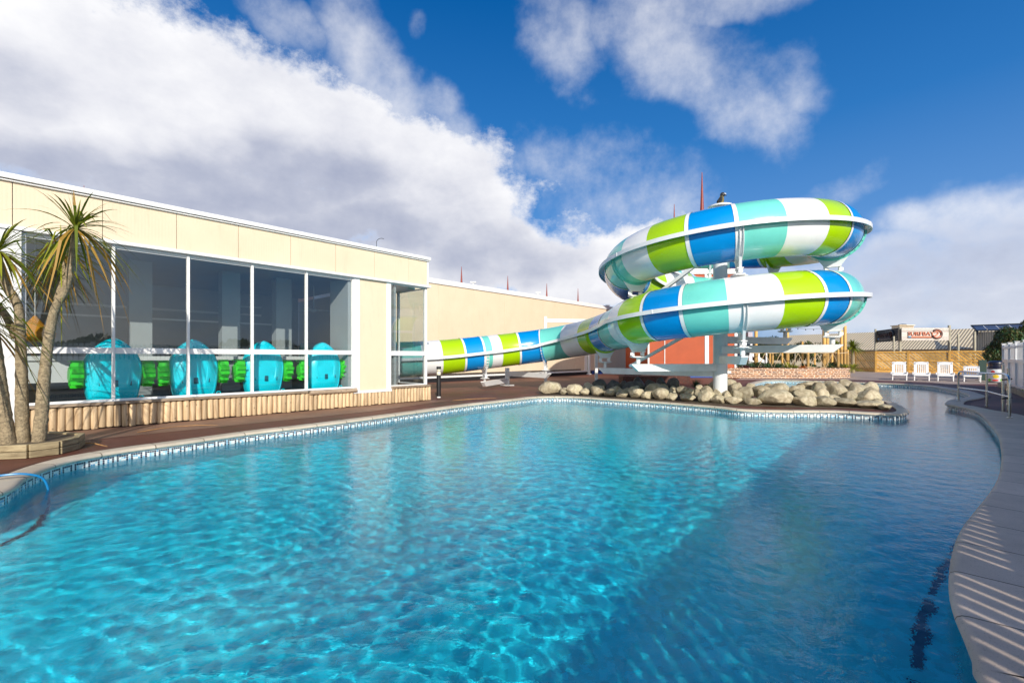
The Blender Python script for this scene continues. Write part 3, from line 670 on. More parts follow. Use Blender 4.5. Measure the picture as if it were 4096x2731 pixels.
m = FB(); m.fb(pB1, pC0, 0, .035, zb + .045, HEAD + .01); o = m.build('cream_wall_panel', M['cream'], bld); add_uv(o, lambda c, n: (c.x, c.z))
# glazed corner
gz0 = z_at(1640, 1541); rr0, rr1 = z_at(1640, 1422), z_at(1640, 1404)
m = FB()
m.fb(SE - .07, SE, -.07, .02, gz0, HEAD); m.fb(pC1, SE - .07, -.045, .01, rr0, rr1); m.fb(pC1, SE - .07, -.03, .01, HEAD - .03, HEAD + .003); m.fb(pC1, SE - .07, -.03, .01, gz0, gz0 + .03)
m.fb(SE - .07, SE - .005, -1.42, -1.34, gz0, HEAD); m.fb(SE - .05, SE - .012, -1.34, -.07, rr0, rr1); m.fb(SE - .05, SE - .012, -1.34, -.07, HEAD - .03, HEAD); m.fb(SE - .05, SE - .012, -1.34, -.07, gz0, gz0 + .03)
wf = m.build('corner_window', M['white'], bld, bevel=.003)
Mi = root_matrix(bld).inverted()
def quad_pane(pts, parent):
    g2 = MB(); g2.add([Mi @ Vector(v) for v in pts], [(0, 1, 2, 3)]); return g2.build('pane', M['glass'], parent)
for z0, z1 in ((gz0 + .03, rr0), (rr1, HEAD - .03)):
    quad_pane([BW(pC1, -.01, z0), BW(SE - .07, -.01, z0), BW(SE - .07, -.01, z1), BW(pC1, -.01, z1)], wf)
    quad_pane([BW(SE - .03, -1.34, z0), BW(SE - .03, -.07, z0), BW(SE - .03, -.07, z1), BW(SE - .03, -1.34, z1)], wf)
# door and window seen through the glazed corner
m = FB(); zt = z_at(1600, 1180)
for (a, b) in ((pC1 - .25, pC1 - .20), (SE - .62, SE - .56)): m.fb(a, b, -1.40, -1.34, 0, 2.95)
m.fb(pC1 - .25, SE - .56, -1.40, -1.34, 2.9, 2.98); m.fb(pC1 - .25, SE - .56, -1.40, -1.34, 1.55, 1.60)
m.fb(pC1 - .20, SE - .62, -1.385, -1.36, 0, 1.55, 1); m.fb(SE - .56, SE - .07, -1.385, -1.36, 0, 1.25, 1)
dr = m.build('side_door', [M['door_grey'], M['int_white']], bld, bevel=.003)
m = FB(); m.fb(pC1 - .20, SE - .62, -1.38, -1.37, 1.6, 2.9); m.build('cream_door_panel', M['cream'], bld)
m = FB(); m.fb(SE - .70, SE - .66, -1.36, -1.30, 1.0, 1.14); m.build('door_handle', M['black'], dr)
# sills
m = FB(); m.fb(WS[0][1], S_at(1225)[0], -.03, .12, SILL - .035, SILL + .018); m.build('timber_sill', M['sill'], bld, bevel=.01); m = FB(); m.fb(pC1, SE + .07, -.04, .12, gz0 - .05, gz0 - .005); m.fb(SE, SE + .07, -1.4, -.04, gz0 - .05, gz0 - .005)
m.build('timber_sill', M['sill'], bld, bevel=.01)
m = FB(); m.tube([BW(S_at(1232)[0], .09, SILL - .03), BW(S_at(1418)[0], .09, SILL - .03)], .055, 12); m.build('round_log_sill', M['sill'], bld, smooth=True)
m = FB(); m.fb(WS[0][1], WS[5][1], -.02, .125, SILL + .018, SILL + .024); m.build('sill_flashing', M['alu'], bld)
# half round log cladding
m = FB(); pitch = .101; s = SE + .06; random.seed(4); k = 0
def logp(s_, d_, top, r):
    h0 = random.uniform(.0, .02)
    zt_ = top - random.uniform(0, .012); rr = r * random.uniform(.94, 1.02)
    c = BW(s_, d_, 0); tw = random.uniform(-.01, .01)
    m.tube([c + Vector((0, 0, h0 + .012)), c + Vector((0, 0, h0 + .03)), c + U * tw + Vector((0, 0, zt_ - .02)), c + U * tw + Vector((0, 0, zt_))], [rr * .9, rr, rr, rr * .88], 12)
while s > SLEFT:
    top = SILL - .04
    if s > pC1: top = gz0 - .055
    elif s > WS[5][1] - .02: top = zb - .02
    logp(s, .035, top, pitch * .53); s -= pitch * random.uniform(.97, 1.03)
d = -.07
while d > -1.5: logp(SE + .03, d, gz0 - .055, pitch * .53); d -= pitch
m.build('log_cladding', M['log'], bld, smooth=50)
m = FB(); m.fb(SLEFT, SE, -.1, .0, -.02, SILL - .04); m.build('plinth_backing', M['gap'], bld)
# ---------------- interior seen through the panes
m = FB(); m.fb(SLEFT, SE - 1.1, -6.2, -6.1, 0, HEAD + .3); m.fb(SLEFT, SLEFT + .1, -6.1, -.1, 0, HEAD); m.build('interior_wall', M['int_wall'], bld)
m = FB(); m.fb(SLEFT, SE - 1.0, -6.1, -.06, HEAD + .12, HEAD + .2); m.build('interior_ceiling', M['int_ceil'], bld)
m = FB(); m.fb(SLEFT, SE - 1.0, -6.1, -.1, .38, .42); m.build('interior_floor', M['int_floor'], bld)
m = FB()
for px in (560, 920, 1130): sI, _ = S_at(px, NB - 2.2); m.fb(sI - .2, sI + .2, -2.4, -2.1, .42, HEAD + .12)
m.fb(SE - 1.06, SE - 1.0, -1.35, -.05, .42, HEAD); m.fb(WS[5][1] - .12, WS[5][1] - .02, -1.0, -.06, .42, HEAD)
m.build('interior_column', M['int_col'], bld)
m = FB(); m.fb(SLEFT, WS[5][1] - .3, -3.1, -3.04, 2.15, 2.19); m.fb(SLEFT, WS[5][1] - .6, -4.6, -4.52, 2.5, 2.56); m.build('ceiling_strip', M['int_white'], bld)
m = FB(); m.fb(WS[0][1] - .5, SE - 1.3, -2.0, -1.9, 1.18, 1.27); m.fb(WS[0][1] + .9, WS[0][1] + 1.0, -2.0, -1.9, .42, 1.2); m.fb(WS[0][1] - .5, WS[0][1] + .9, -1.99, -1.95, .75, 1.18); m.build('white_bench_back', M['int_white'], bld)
def ceiling_fan(px, py, nn):
    sI, Z = S_at(px, NB + nn); z = CAMZ + (HY - py) / F * Z
    c = BW(sI, nn, z)
    e = empty('ceiling_fan', c, ('white ceiling fan seen through the third window' if px < 1000 else 'white ceiling fan seen through the window nearest the cream panel'), 'fan', 'ceiling fans inside the pool hall')
    m = MW(); m.tube([c + Vector((0, 0, .05)), c + Vector((0, 0, HEAD + .12 - z))], .015, 8); m.build('rod', M['int_white'], e)
    m = MW(); m.lathe(c, [(.02, -.06), (.09, -.04), (.1, .03), (.03, .06)], 14); m.build('motor', M['int_white'], e, smooth=True)
    for k in range(3):
        a = k * 2.094 + .6; d = Vector((math.cos(a), math.sin(a), 0)); m = MW(); m.bar(c + d * .1, c + d * .62, .13, .012); m.build('blade', M['int_white'], e)
ceiling_fan(938, 1225, -2.8); ceiling_fan(1255, 1240, -2.8)
# orange float hanging inside the leftmost pane
sI, Z = S_at(140, NB - 1.2); c = BW(sI, -1.2, CAMZ + (HY - 1330) / F * Z)
m = MB(); m.lathe((0, 0, 0), [(.05, -.17), (.19, -.15), (.27, -.08), (.28, .0), (.22, .08), (.12, .15), (.06, .24), (.02, .3)], 14)
o = m.build('orange_float', M['orange_in'], smooth=True); o.location = c; tag(o, 'orange rounded float hanging behind the leftmost window pane', 'float')
m = MW(); m.tube([c + Vector((0, 0, .28)), Vector((c.x, c.y, HEAD + .12))], .006, 6); m.build('cord', M['int_white'], o)
# ---------------- pedal boats standing on end behind the glass
def hull_mesh():
    m = MB(); nA = 48
    def outline(t):   # half width as a function of height 0..1
        if t > .5: return (1 - ((t - .5) / .5) ** 2.05) ** .72
        if t > .06: return 1 - .17 * ((.5 - t) / .44) ** 1.6
        return .83 * (1 - .10 * ((.06 - t) / .06) ** 2)
    prof = []
    for k in range(nA // 2 + 1):
        q = k / (nA / 2); t = 1 - q ** 1.7; prof.append((outline(t) * 1.0, t * 1.15))
    mx_ = max(p[0] for p in prof); prof = [(p[0] / mx_ * .405, p[1]) for p in prof]
    ring = [(x, z) for x, z in prof] + [(-x, z) for x, z in reversed(prof)]
    cx, cz = 0, .52; rings = []
    for sc_, dp in ((1.0, -.14), (1.0, -.02), (.985, .03), (.95, .06), (.90, .075), (.885, .078), (.87, .072), (.80, .092), (.72, .10), (.70, .108), (.5, .125), (.47, .118), (.2, .135)):
        rings.append([((x - cx) * sc_ + cx, dp, (z - cz) * sc_ + cz) for x, z in ring])
    n = len(ring); vs = [v for r in rings for v in r] + [(0, .137, cz)]
    fs = [(a * n + i, a * n + (i + 1) % n, (a + 1) * n + (i + 1) % n, (a + 1) * n + i) for a in range(len(rings) - 1) for i in range(n)]
    fs += [((len(rings) - 1) * n + i, (len(rings) - 1) * n + (i + 1) % n, len(vs) - 1) for i in range(n)]
    m.add(vs, fs); return m
def make_boat():
    e = empty('pedal_boat', (0, 0, 0), 'x', 'pedal boat', 'turquoise pedal boats standing upright behind the windows')
    hull_mesh().build('hull', M['hull'], e, smooth=38)
    for x, z, w_, h_ in ((-.13, .74, .045, .08), (.13, .74, .045, .08), (-.21, .33, .04, .08), (0, .33, .075, .12), (.2, .33, .04, .08)):
        m = MB(); m.box((x, .128 if abs(x) < .1 else .112, z), (w_, .012, h_)); m.build('hull_recess', M['hulldark'], e, bevel=.004)
    m = MB()
    for k in range(14):
        a = 2 * math.pi * k / 14; b_ = 2 * math.pi * (k + 1) / 14; m.tube([(-.39 + .035 * math.cos(a), .02, .07 + .028 * math.sin(a)), (-.39 + .035 * math.cos(b_), .02, .07 + .028 * math.sin(b_))], .01, 6)
    m.build('tow_eye', M['hull'], e, smooth=True)
    for sd_ in (-1, 1):
        w_ = MB(); cz, cy, cx = .50, -.02, sd_ * .49
        w_.box((cx, cy - .05, cz + .225), (.17, .2, .02)); w_.box((cx - sd_ * .085, cy - .04, cz), (.012, .2, .44)); 
        w_.tube([(cx - .09, cy, cz), (cx + .09, cy, cz)], .13, 14)
        for k in range(10):
            a = 2 * math.pi * k / 10; d = Vector((0, math.cos(a), math.sin(a))); q = Vector((0, math.cos(a + .35), math.sin(a + .35)))
            c0 = Vector((cx, cy, cz)); p0, p1, p2 = c0 + d * .12, c0 + (d * .12 + q * .07), c0 + q * .235
            w_.bar(p0, p1, .15, .01, up=(1, 0, 0)) if False else None
            X = Vector((.075, 0, 0)); vs = [p0 - X, p0 + X, p1 + X, p1 - X, p2 + X * .95, p2 - X * .95]
            w_.add(vs, [(0, 1, 2, 3), (3, 2, 4, 5)])
        w_.build('paddle_wheel', M['wheel'], e, recalc=False)
    return e
bx = [(329, 570, 'largest upright turquoise pedal boat at the left with striped palm shadows on it'), (677, 878, 'turquoise pedal boat behind the mullion between second and third windows'), (967, 1139, 'turquoise pedal boat behind the mullion between third and fourth windows'), (1227, 1365, 'smallest looking turquoise pedal boat in the window beside the cream panel')]
boat0 = make_boat()
for k, (xa, xb, lab) in enumerate(bx):
    b = boat0 if k == 0 else copy_tree(boat0)
    dd = -.32; s0, s1 = S_at(xa, NB + dd)[0], S_at(xb, NB + dd)[0]
    b.location = BW((s0 + s1) / 2, dd, .425); b.rotation_euler = (R(3), R((-1, 1, -1.5, .5)[k]), math.atan2(-NV.x, NV.y) + 0 + R((4, -3, 2, -2)[k])); b['label'] = lab
    w_ = (s1 - s0) / .81; b.scale = (min(1.04, max(.93, w_)),) * 3
# ------------------------------------------------------------------ water slide
CC = Vector((5.95, 13.0, 0)); RC = 2.62; RT = .645; FO = .15
def zphi(p):
    T = [(172, 2.17), (245, 2.42), (321, 2.73), (425, 3.25), (529, 3.82), (605, 4.09), (681, 4.36), (785, 4.9), (800, 4.95)]
    for (a, za), (b, zb_) in zip(T[:-1], T[1:]):
        if p <= b: return za + (zb_ - za) * (p - a) / (b - a)
ctrl = [(-7.2, 15.6, 1.10), (-5.6, 16.05, 1.12), (-4.2, 16.5, 1.16), (-2.75, 17.0, 1.24), (-1.3, 17.55, 1.40), (.1, 18.0, 1.57), (1.25, 18.05, 1.72), (2.15, 17.55, 1.86), (2.8, 16.6, 1.98), (3.15, 15.5, 2.07), (3.31, 14.4, 2.13)]
for p in range(175, 790, 15): ctrl.append((CC.x + RC * math.cos(R(p)), CC.y + RC * math.sin(R(p)), zphi(p)))
ctrl += [(5.75, 16.0, 4.99), (5.1, 17.3, 5.05), (5.35, 19.2, 5.12), (6.7, 21.4, 5.25), (8.6, 24.0, 5.36), (10.2, 26.4, 5.42), (11.3, 28.5, 5.46)]
PTH = [Vector(p) for p in crom(ctrl, .05, closed=False)]
SL = [0.0]
for i in range(1, len(PTH)): SL.append(SL[-1] + (PTH[i] - PTH[i - 1]).length)
# smooth the heights a little
zz = [p.z for p in PTH]
for _ in range(60): zz = [zz[0]] + [(zz[i - 1] + 2 * zz[i] + zz[i + 1]) / 4 for i in range(1, len(zz) - 1)] + [zz[-1]]
for i, p in enumerate(PTH): p.z = zz[i]
def at_s(s):
    s = max(0, min(SL[-1] - 1e-4, s)); lo, hi = 0, len(SL) - 1
    while hi - lo > 1:
        md = (lo + hi) // 2
        if SL[md] <= s: lo = md
        else: hi = md
    t = (s - SL[lo]) / (SL[hi] - SL[lo]); p = PTH[lo].lerp(PTH[hi], t)
    a, b = PTH[max(lo - 2, 0)], PTH[min(hi + 2, len(PTH) - 1)]; T = (b - a).normalized()
    return p, T
def frame(s):
    p, T = at_s(s); side = Vector((T.y, -T.x, 0)).normalized(); up = side.cross(T).normalized()
    return p, T, side, up
# outward side: going up-stream (front of coil moves to +X) the camera side is to the right
def s_for_px(px, lo, hi, off=None):
    off = RT + FO if off is None else off; s = lo; prev = None
    while s < hi:
        p, T, side, up = frame(s); x = proj(p + side * off)[0]
        if prev is not None and prev <= px < x: return s
        prev = x; s += .02
    return None
def s_of_phi(p):
    v = Vector((CC.x + RC * math.cos(R(p)), CC.y + RC * math.sin(R(p)), zphi(p))); return min(range(len(PTH)), key=lambda i: (PTH[i] - v).length)
s_l0, s_r1, s_l1, s_r2 = [SL[s_of_phi(p)] for p in (172, 322, 529, 681)]
lowb = [(1690, 't', 0), (1776, 'w', 0), (1863, 'g', 1), (1940, 'b', 1), (1975, 't', 0), (2015, 'w', 0), (2080, 'g', 1), (2156, 'b', 1), (2228, 't', 0), (2292, 'w', 0), (2335, 'g', 0), (2370, 'b', 1), (2408, 't', 0), (2448, 'w', 0), (2538, 'g', 1), (2703, 'b', 1), (2909, 't', 0), (3151, 'w', 0), (3324, 'g', 1), (3430, 'b', 1)]
upb = [(2465, 't', 0), (2567, 'w', 0), (2728, 'g', 1), (2940, 'b', 1), (3164, 't', 0), (3347, 'w', 0), (3436, 'g', 1)]
stripes = []; last = 0.0; order = ['g', 'b', 't', 'w']
def push(s1, c, joint):
    global last
    if joint: stripes.append((last, s1, c)); stripes.append((s1, s1 + .075, 'w')); last = s1 + .075
    else: stripes.append((last, s1, c)); last = s1
for px, c, j in lowb:
    s = s_for_px(px, max(last - .5, 0), s_r1 + .3)
    if s and s > last + .05: push(s, c, j)
    elif s is None: push(last + .35, c, j)
s_up0 = s_for_px(2465, s_l1 - .6, s_r2) or s_l1 + .3
seq = ['t', 'w', 'g', 'b', 't', 'w', 'g', 'b']; L_ = (s_up0 - last) / (len(seq) + .75)
for c in seq: push(last + L_ - (.075 if c in 'gb' else 0), c, c in 'gb')
for px, c, j in upb:
    s = s_for_px(px, last + .1, s_r2 + .4)
    push(s if s else last + .9, c, j)
push(last + .85, 'b', 1); k = 0
while last < SL[-1] - 1.4: c = ['t', 'w', 'g', 'b'][k % 4]; k += 1; push(last + (1.05 if c in 'gb' else 1.1), c, c in 'gb')
push(SL[-1] - .02, ['t', 'w', 'g', 'b'][k % 4], 0)
slide = empty('water_slide', (CC.x, CC.y, 0), 'enclosed spiral water slide striped lime, blue, turquoise and white around a tall pole', 'water slide')
NR = 40
def sweep(s0, s1, prof, step=.12):
    n = max(2, int((s1 - s0) / step) + 1); out = []
    for i in range(n):
        p, T, side, up = frame(s0 + (s1 - s0) * i / (n - 1)); out.append([p + side * a + up * b for a, b in prof])
    return out
circ = [(RT * math.cos(2 * math.pi * j / NR), RT * math.sin(2 * math.pi * j / NR)) for j in range(NR)]
# moulded sections: a new mesh after every white joint
mi = {'g': 0, 'b': 1, 't': 2, 'w': 3}; cols = [M['g'], M['b'], M['t'], M['w']]
def emit(group):
    m = MW()
    for s0, s1, c in group:
        r_ = RT + (.012 if c == 'w' and s1 - s0 < .1 else 0)
        pr = [(a * r_ / RT, b * r_ / RT) for a, b in circ]
        rings = sweep(s0, s1, pr); base = len(m.v); vs = [v for r in rings for v in r]
        m.add(vs, [(i * NR + j, i * NR + (j + 1) % NR, (i + 1) * NR + (j + 1) % NR, (i + 1) * NR + j) for i in range(len(rings) - 1) for j in range(NR)], mi[c])
    m.build('tube_section', cols, slide, smooth='all', recalc=True)
grp = []
for st in stripes:
    grp.append(st)
    if st[1] - st[0] < .1 and len(grp) > 3: emit(grp); grp = []
if grp: emit(grp)
# side flanges: L shaped lip
for sg in (1, -1):
    m = MW(); pr = [(sg * (RT - .02), .045), (sg * (RT + FO), .045), (sg * (RT + FO), -.055), (sg * (RT + FO - .018), -.055), (sg * (RT + FO - .018), .03), (sg * (RT - .02), .03)]
    a, b = 0, SL[-1]
    rings = sweep(a, b, pr, .1); n = len(pr); vs = [v for r in rings for v in r]
    m.add(vs, [(i * n + j, i * n + (j + 1) % n, (i + 1) * n + (j + 1) % n, (i + 1) * n + j) for i in range(len(rings) - 1) for j in range(n)])
    m.build('side_flange', M['white_gal'], slide, smooth=30)
m = MW()
s = 1.0
while s < SL[-1]:
    for sg in (1,):
        p, T, side, up = frame(s); m.bar(p + side * (RT + FO + .004) + up * .046, p + side * (RT + FO + .004) - up * .056, .03, .008, up=side)
    s += 2.6
m.build('flange_joint', M['white'], slide)
# pole
zt = 5.52
m = MW(); m.tube([(CC.x, CC.y, 0), (CC.x, CC.y, zt)], .19, 32); m.lathe((CC.x, CC.y, 0), [(.36, 0), (.36, .03), (.2, .035)], 24); m.lathe((CC.x, CC.y, zt), [(.19, -.02), (.34, -.01), (.34, .03), (.22, .05)], 24)
m.build('main_pole', M['white_gal'], slide, smooth=40)
# saddles with brackets, arms
def saddle(s, arm=True, gap=.34, tilt=0, strap=False):
    p, T, side, up = frame(s)
    m = MW(); r0 = RT + .006; th = .03; n = 14; a0, a1 = R(-128), R(-52)
    if strap: a0, a1 = R(-128), R(-4)
    arcp = [a0 + (a1 - a0) * i / n for i in range(n + 1)]
    # cradle plate: arc above, flat below
    bz = -(RT + .20); vs = []
    for tt in (-th, th):
        for a in arcp: vs.append(p + T * tt + side * r0 * math.cos(a) + up * r0 * math.sin(a))
        vs += [p + T * tt + side * x + up * bz for x in (.17, -.17)]
    k = n + 3
    m.add(vs, [tuple(range(k)), tuple(range(2 * k - 1, k - 1, -1))] + [(i, (i + 1) % k, k + (i + 1) % k, k + i) for i in range(k)])
    # ring flange behind it with bolts
    nr = 32
    ang = [R(-178 + 176 * i / nr) for i in range(nr + 1)]
    vs = []
    for tt in (-.045, -.031, .031, .045):
        for rr in (RT, RT + .05):
            for a in ang: vs.append(p + T * tt + side * rr * math.cos(a) + up * rr * math.sin(a))
    q = nr + 1; fs = []
    for b0 in (0, 4 * q):
        for i in range(nr):
            A, B, C, D_ = b0 + i, b0 + q + i, b0 + 2 * q + i, b0 + 3 * q + i
            fs += [(A, A + 1, B + 1, B), (C, D_, D_ + 1, C + 1), (B, B + 1, D_ + 1, D_)]
    m.add(vs, fs, 1)
    for i in (() if strap else range(2, nr, 2)):
        a = ang[i]; c = p + side * (RT + .026) * math.cos(a) + up * (RT + .026) * math.sin(a); m.bar(c - T * .062, c + T * .062, .022, .022, 1)
    m.build('saddle', [M['white_gal'], M[next((c for a, b, c in stripes if a <= s - .05 < b), 'w')]], slide)
    m = MW(); yaw = T.copy(); yaw.z = 0; yaw.normalize(); sd2 = Vector((yaw.y, -yaw.x, 0)); zb_ = (p + up * bz).z; c = Vector((p.x, p.y, 0)) + (up * bz).xyz * Vector((1, 1, 0)).x if False else Vector(((p + up * bz).x, (p + up * bz).y, 0))
    for a, b in ((-.17, zb_), ):
        m.bar(c + sd2 * -.19 + Vector((0, 0, zb_)), c + sd2 * .19 + Vector((0, 0, zb_)), .14, .022)
    for x in (-.15, .15): m.bar(c + sd2 * x + Vector((0, 0, zb_)), c + sd2 * x + Vector((0, 0, zb_ - .13)), .035, .06); m.bar(c + sd2 * (x + .03) + Vector((0, 0, zb_ - .03)), c + sd2 * (x + .03) + Vector((0, 0, zb_ - .11)), .03, .10)
    m.bar(c + sd2 * -.2 + Vector((0, 0, zb_ - .14)), c + sd2 * .2 + Vector((0, 0, zb_ - .14)), .2, .022)
    m.lathe((c.x, c.y, zb_ - .16), [(.15, -.012), (.19, 0), (.19, .012), (.1, .014)], 16)
    m.tube([c + Vector((0, 0, zb_ - .14)), c + Vector((0, 0, zb_ - gap + .01))], .055, 12)
    m.build('bracket', M['white'], slide, bevel=.003)
    top = zb_ - gap
    if arm:
        d = Vector((CC.x - c.x, CC.y - c.y, 0)); Ld = d.length; d.normalize(); w_ = Vector((d.y, -d.x, 0)) * .075
        a = c - d * .22; e = Vector((CC.x, CC.y, 0)) - d * .15; h = .2; m = MW()
        vs = []
        for q_ in (w_, -w_): vs += [a + q_ + Vector((0, 0, top)), a + q_ + Vector((0, 0, top - .03)), a + d * .2 + q_ + Vector((0, 0, top - h)), e + q_ + Vector((0, 0, top - h)), e + q_ + Vector((0, 0, top))]
        m.add(vs, [(0, 1, 2, 3, 4), (9, 8, 7, 6, 5)] + [(i, (i + 1) % 5, 5 + (i + 1) % 5, 5 + i) for i in range(5)])
        m.bar(e - d * .02 + Vector((0, 0, top - h / 2)), e - d * .04 + Vector((0, 0, top - h / 2)), .19, h + .04); m.build('support_arm', M['arm_gal'], slide, bevel=.006)
    return c, top
def s_px_c(px, lo, hi):
    best = min((abs(proj(frame(s)[0])[0] - px), s) for s in [lo + (hi - lo) * i / 400 for i in range(401)]); return best[1]
sad = {}
s_mid = (s_l0 + s_r1) / 2
for key, px, lo, hi, st in (('s3', 2418, s_l0 - 3.2, s_l0 - .8, 0), ('s4', 2548, s_l0 - .3, s_l0 + 1.6, 0), ('s5', 2956, s_l0 + 1, s_r1, 1), ('s6', 3335, s_l0 + 3, s_r1 + .6, 0), ('s8', 2540, s_l1 - .2, s_l1 + 1.6, 0), ('s9', 2944, s_l1 + 1, s_r2, 1), ('s10', 3330, s_l1 + 3, s_r2 + .6, 0)):
    sad[key] = saddle(s_px_c(px, lo, hi), True, .34, 0, bool(st))
for ph in (20, 95): sad[ph] = saddle(SL[s_of_phi(360 + ph)], True)
sad['b1'] = saddle(SL[s_of_phi(720 + 28)], True); sad['b2'] = saddle(SL[s_of_phi(785)] + .3, True)
# two saddles of the run out on a T shaped post
sA = s_px_c(1930, 0, s_l0 - 4); cA, tA = saddle(sA, False, .26); sB = s_px_c(2172, 0, s_l0 - 3.2); cB, tB = saddle(sB, False, .26)
px_, py_ = G(2029, 1541); post = Vector((px_, py_, 0))
if (post - Vector((cA.x, cA.y, 0))).length < 50:
    zt_ = z = CAMZ + (HY - 1471) / F * py_
    m = MW(); m.tube([post, post + Vector((0, 0, zt_))], .17, 20) if False else m.bar(post, post + Vector((0, 0, zt_)), .2, .2, up=(0, 1, 0)); m.box((post.x, post.y, .012), (.62, .62, .024)); m.build('run_out_post', M['white'], slide, bevel=.02)
    for c, top in ((cA, tA), (cB, tB)):
        m = MW(); d = Vector((post.x - c.x, post.y - c.y, 0)).normalized(); w_ = Vector((d.y, -d.x, 0)) * .075; a = c - d * .25; e = post - d * .1; h = .2
        vs = []
        for q_ in (w_, -w_): vs += [a + q_ + Vector((0, 0, top)), a + q_ + Vector((0, 0, top - .03)), a + d * .2 + q_ + Vector((0, 0, top - h)), e + q_ + Vector((0, 0, top - h)), e + q_ + Vector((0, 0, top))]
        m.add(vs, [(0, 1, 2, 3, 4), (9, 8, 7, 6, 5)] + [(i, (i + 1) % 5, 5 + (i + 1) % 5, 5 + i) for i in range(5)]); m.build('support_arm', M['white'], slide, bevel=.006)
# diagonal brace behind (white square tube)
m = MW(); m.bar((CC.x - 2.2, CC.y + 1.5, .95), (CC.x - .1, CC.y + .1, 2.35), .09, .09); m.bar((CC.x - 1.6, CC.y + 1.9, 3.0), (CC.x - .05, CC.y + .12, 4.35), .1, .1); m.build('diagonal_brace', M['arm_gal'], slide, bevel=.005)
# white frame standing behind the run out
fp = P(2182, 1380, 19.6); m = MB()
hp = Vector((fp.x, fp.y, 0)); hz = CAMZ + (HY - 1266) / F * 19.6
m.bar((0, 0, 0), (0, 0, hz), .12, .12); q = P(2385, 1285, 19.9); m.bar((0, 0, hz - .17), (q.x - hp.x, q.y - hp.y, hz - .17), .1, .15); m.bar((q.x - hp.x, q.y - hp.y, 0), (q.x - hp.x, q.y - hp.y, hz - .1), .12, .12)
o = m.build('metal_frame', M['white'], bevel=.006); o.location = hp; tag(o, 'white square tube frame standing between the slide run out and cream wall', 'frame')
# flood light box fixed to the pole
c = P(2898, 1400, 12.7); fl = empty('floodlight', (CC.x + .1, CC.y - .2, c.z), 'black fronted floodlight in white housing clamped to the slide pole', 'floodlight')
m = MW(); m.box((CC.x + .22, CC.y - .24, c.z), (.62, .05, .2)); m.build('clamp_plate', M['arm_gal'], fl, bevel=.004)
m = MW(); Mr = Matrix.Translation((CC.x + .56, CC.y - .3, c.z + .02)) @ Matrix.Rotation(R(38), 4, 'Z') @ Matrix.Rotation(R(8), 4, 'Y'); m.box((0, 0, 0), (.22, .16, .34), 0, Mr); m.build('housing', M['white'], fl, bevel=.012)
m = MW(); m.box((0, -.084, 0), (.17, .01, .28), 0, Mr); m.build('lens', M['black'], fl)
# decoy bird on the pole cap
b0 = Vector((CC.x, CC.y, zt + .05)); bird = empty('decoy_bird', b0, 'dark speckled plastic bird of prey perched on top of the slide pole', 'decoy bird')
m = MW(); Mb = Matrix.Translation(b0) @ Matrix.Scale(.86, 4) @ Matrix.Rotation(R(9), 4, 'Y')
m.lathe((0, 0, 0), [(.05, 0), (.075, .05), (.09, .13), (.088, .2), (.07, .27), (.055, .31)], 16, 0, Mb); m.build('body', M['birdy'], bird, smooth=True)
m = MW(); m.lathe((.02, 0, .31), [(.05, 0), (.075, .03), (.08, .075), (.06, .115), (.02, .14)], 14, 0, Mb); m.tube([Mb @ Vector((.08, -.02, .37)), Mb @ Vector((.125, -.03, .36)), Mb @ Vector((.14, -.035, .335))], [.022, .014, .003], 8); m.tube([Mb @ Vector((.0, .05, .42)), Mb @ Vector((-.01, .06, .46))], [.02, .004], 6); m.build('head', M['bird'], bird, smooth=True)
m = MW()
for sg in (-1, 1): m.tube([Mb @ Vector((-.02, sg * .05, .28)), Mb @ Vector((-.05, sg * .085, .16)), Mb @ Vector((-.07, sg * .06, -.02))], [.03, .05, .012], 8)
m.build('wing', M['bird'], bird, smooth=True)
m = MW()
for x, y in ((.04, -.06), (.075, -.045)): m.tube([Mb @ Vector((x + .015, y, .40)), Mb @ Vector((x + .02, y - .012, .40))], .014, 8)
m.build('eye', M['white'], bird)
# ------------------------------------------------------------------ second hall behind the slide
def uvbox(o, f): add_uv(o, lambda c, n: f(c))
HT = 5.14; sW0, sW1 = S_at(1500, NW_)[0], S_at(2352, NW_)[0]
class FW(FB): nb = NW_
hall = empty('cream_hall', BW(sW1, 0, 0, NW_), 'low pitched cream panelled hall behind the slide run out with white roof edge', 'building', rz=math.atan2(U.y, U.x))
m = FW(); k = 0; s = sW1 + 15.2
while s > sW0: m.fb(s - 2.395, s - .005, -.1, 0, .28, HT - .24); s -= 2.4
m.fb(s, sW0, -.1, 0, .28, HT - .24) if False else None
o = m.build('wall_panels', M['cream'], hall, bevel=.004); uvbox(o, lambda c: (c.x, c.z))
m = FW(); m.fb(sW0 - 1, sW1 + 15, -.16, -.1, 0, HT - .2); m.build('panel_backing', M['gap'], hall)
m = FW(); m.fb(sW0 - 1, sW1 + 16, -.3, .06, HT - .25, HT); m.fb(sW0 - 1, sW1, -.02, .03, .2, .3); m.fb(sW1 - .45, sW1 - .15, -.1, .03, .28, 2.1); m.build('white_roof_edge', M['fascia'], hall, bevel=.006)
m = FW(); m.fb(sW0 - 1, sW1 + 16, -14, -.3, HT - .4, HT - .22); m.build('roof', M['arm_gal'], hall)
m = FW(); m.fb(sW0, sW1 + .6, -.1, -.04, 0, .2); m.fb(sW1 + .6, sW1 + 16, -.1, -.04, 0, .28, 1); m.build('plinth', [M['dark'], M['blue_base']], hall)
m = FW()
for z in (.34, .40): m.tube([BW(sW0, .05, z, NW_), BW(sW1 - 1, .05, z, NW_)], .016, 6)
m.build('wall_cable', M['black'], hall)
dp = empty('drainpipe', BW(sW1 - .05, .12, 0, NW_), 'white square downpipe at the corner of the cream hall behind the slide', 'drainpipe')
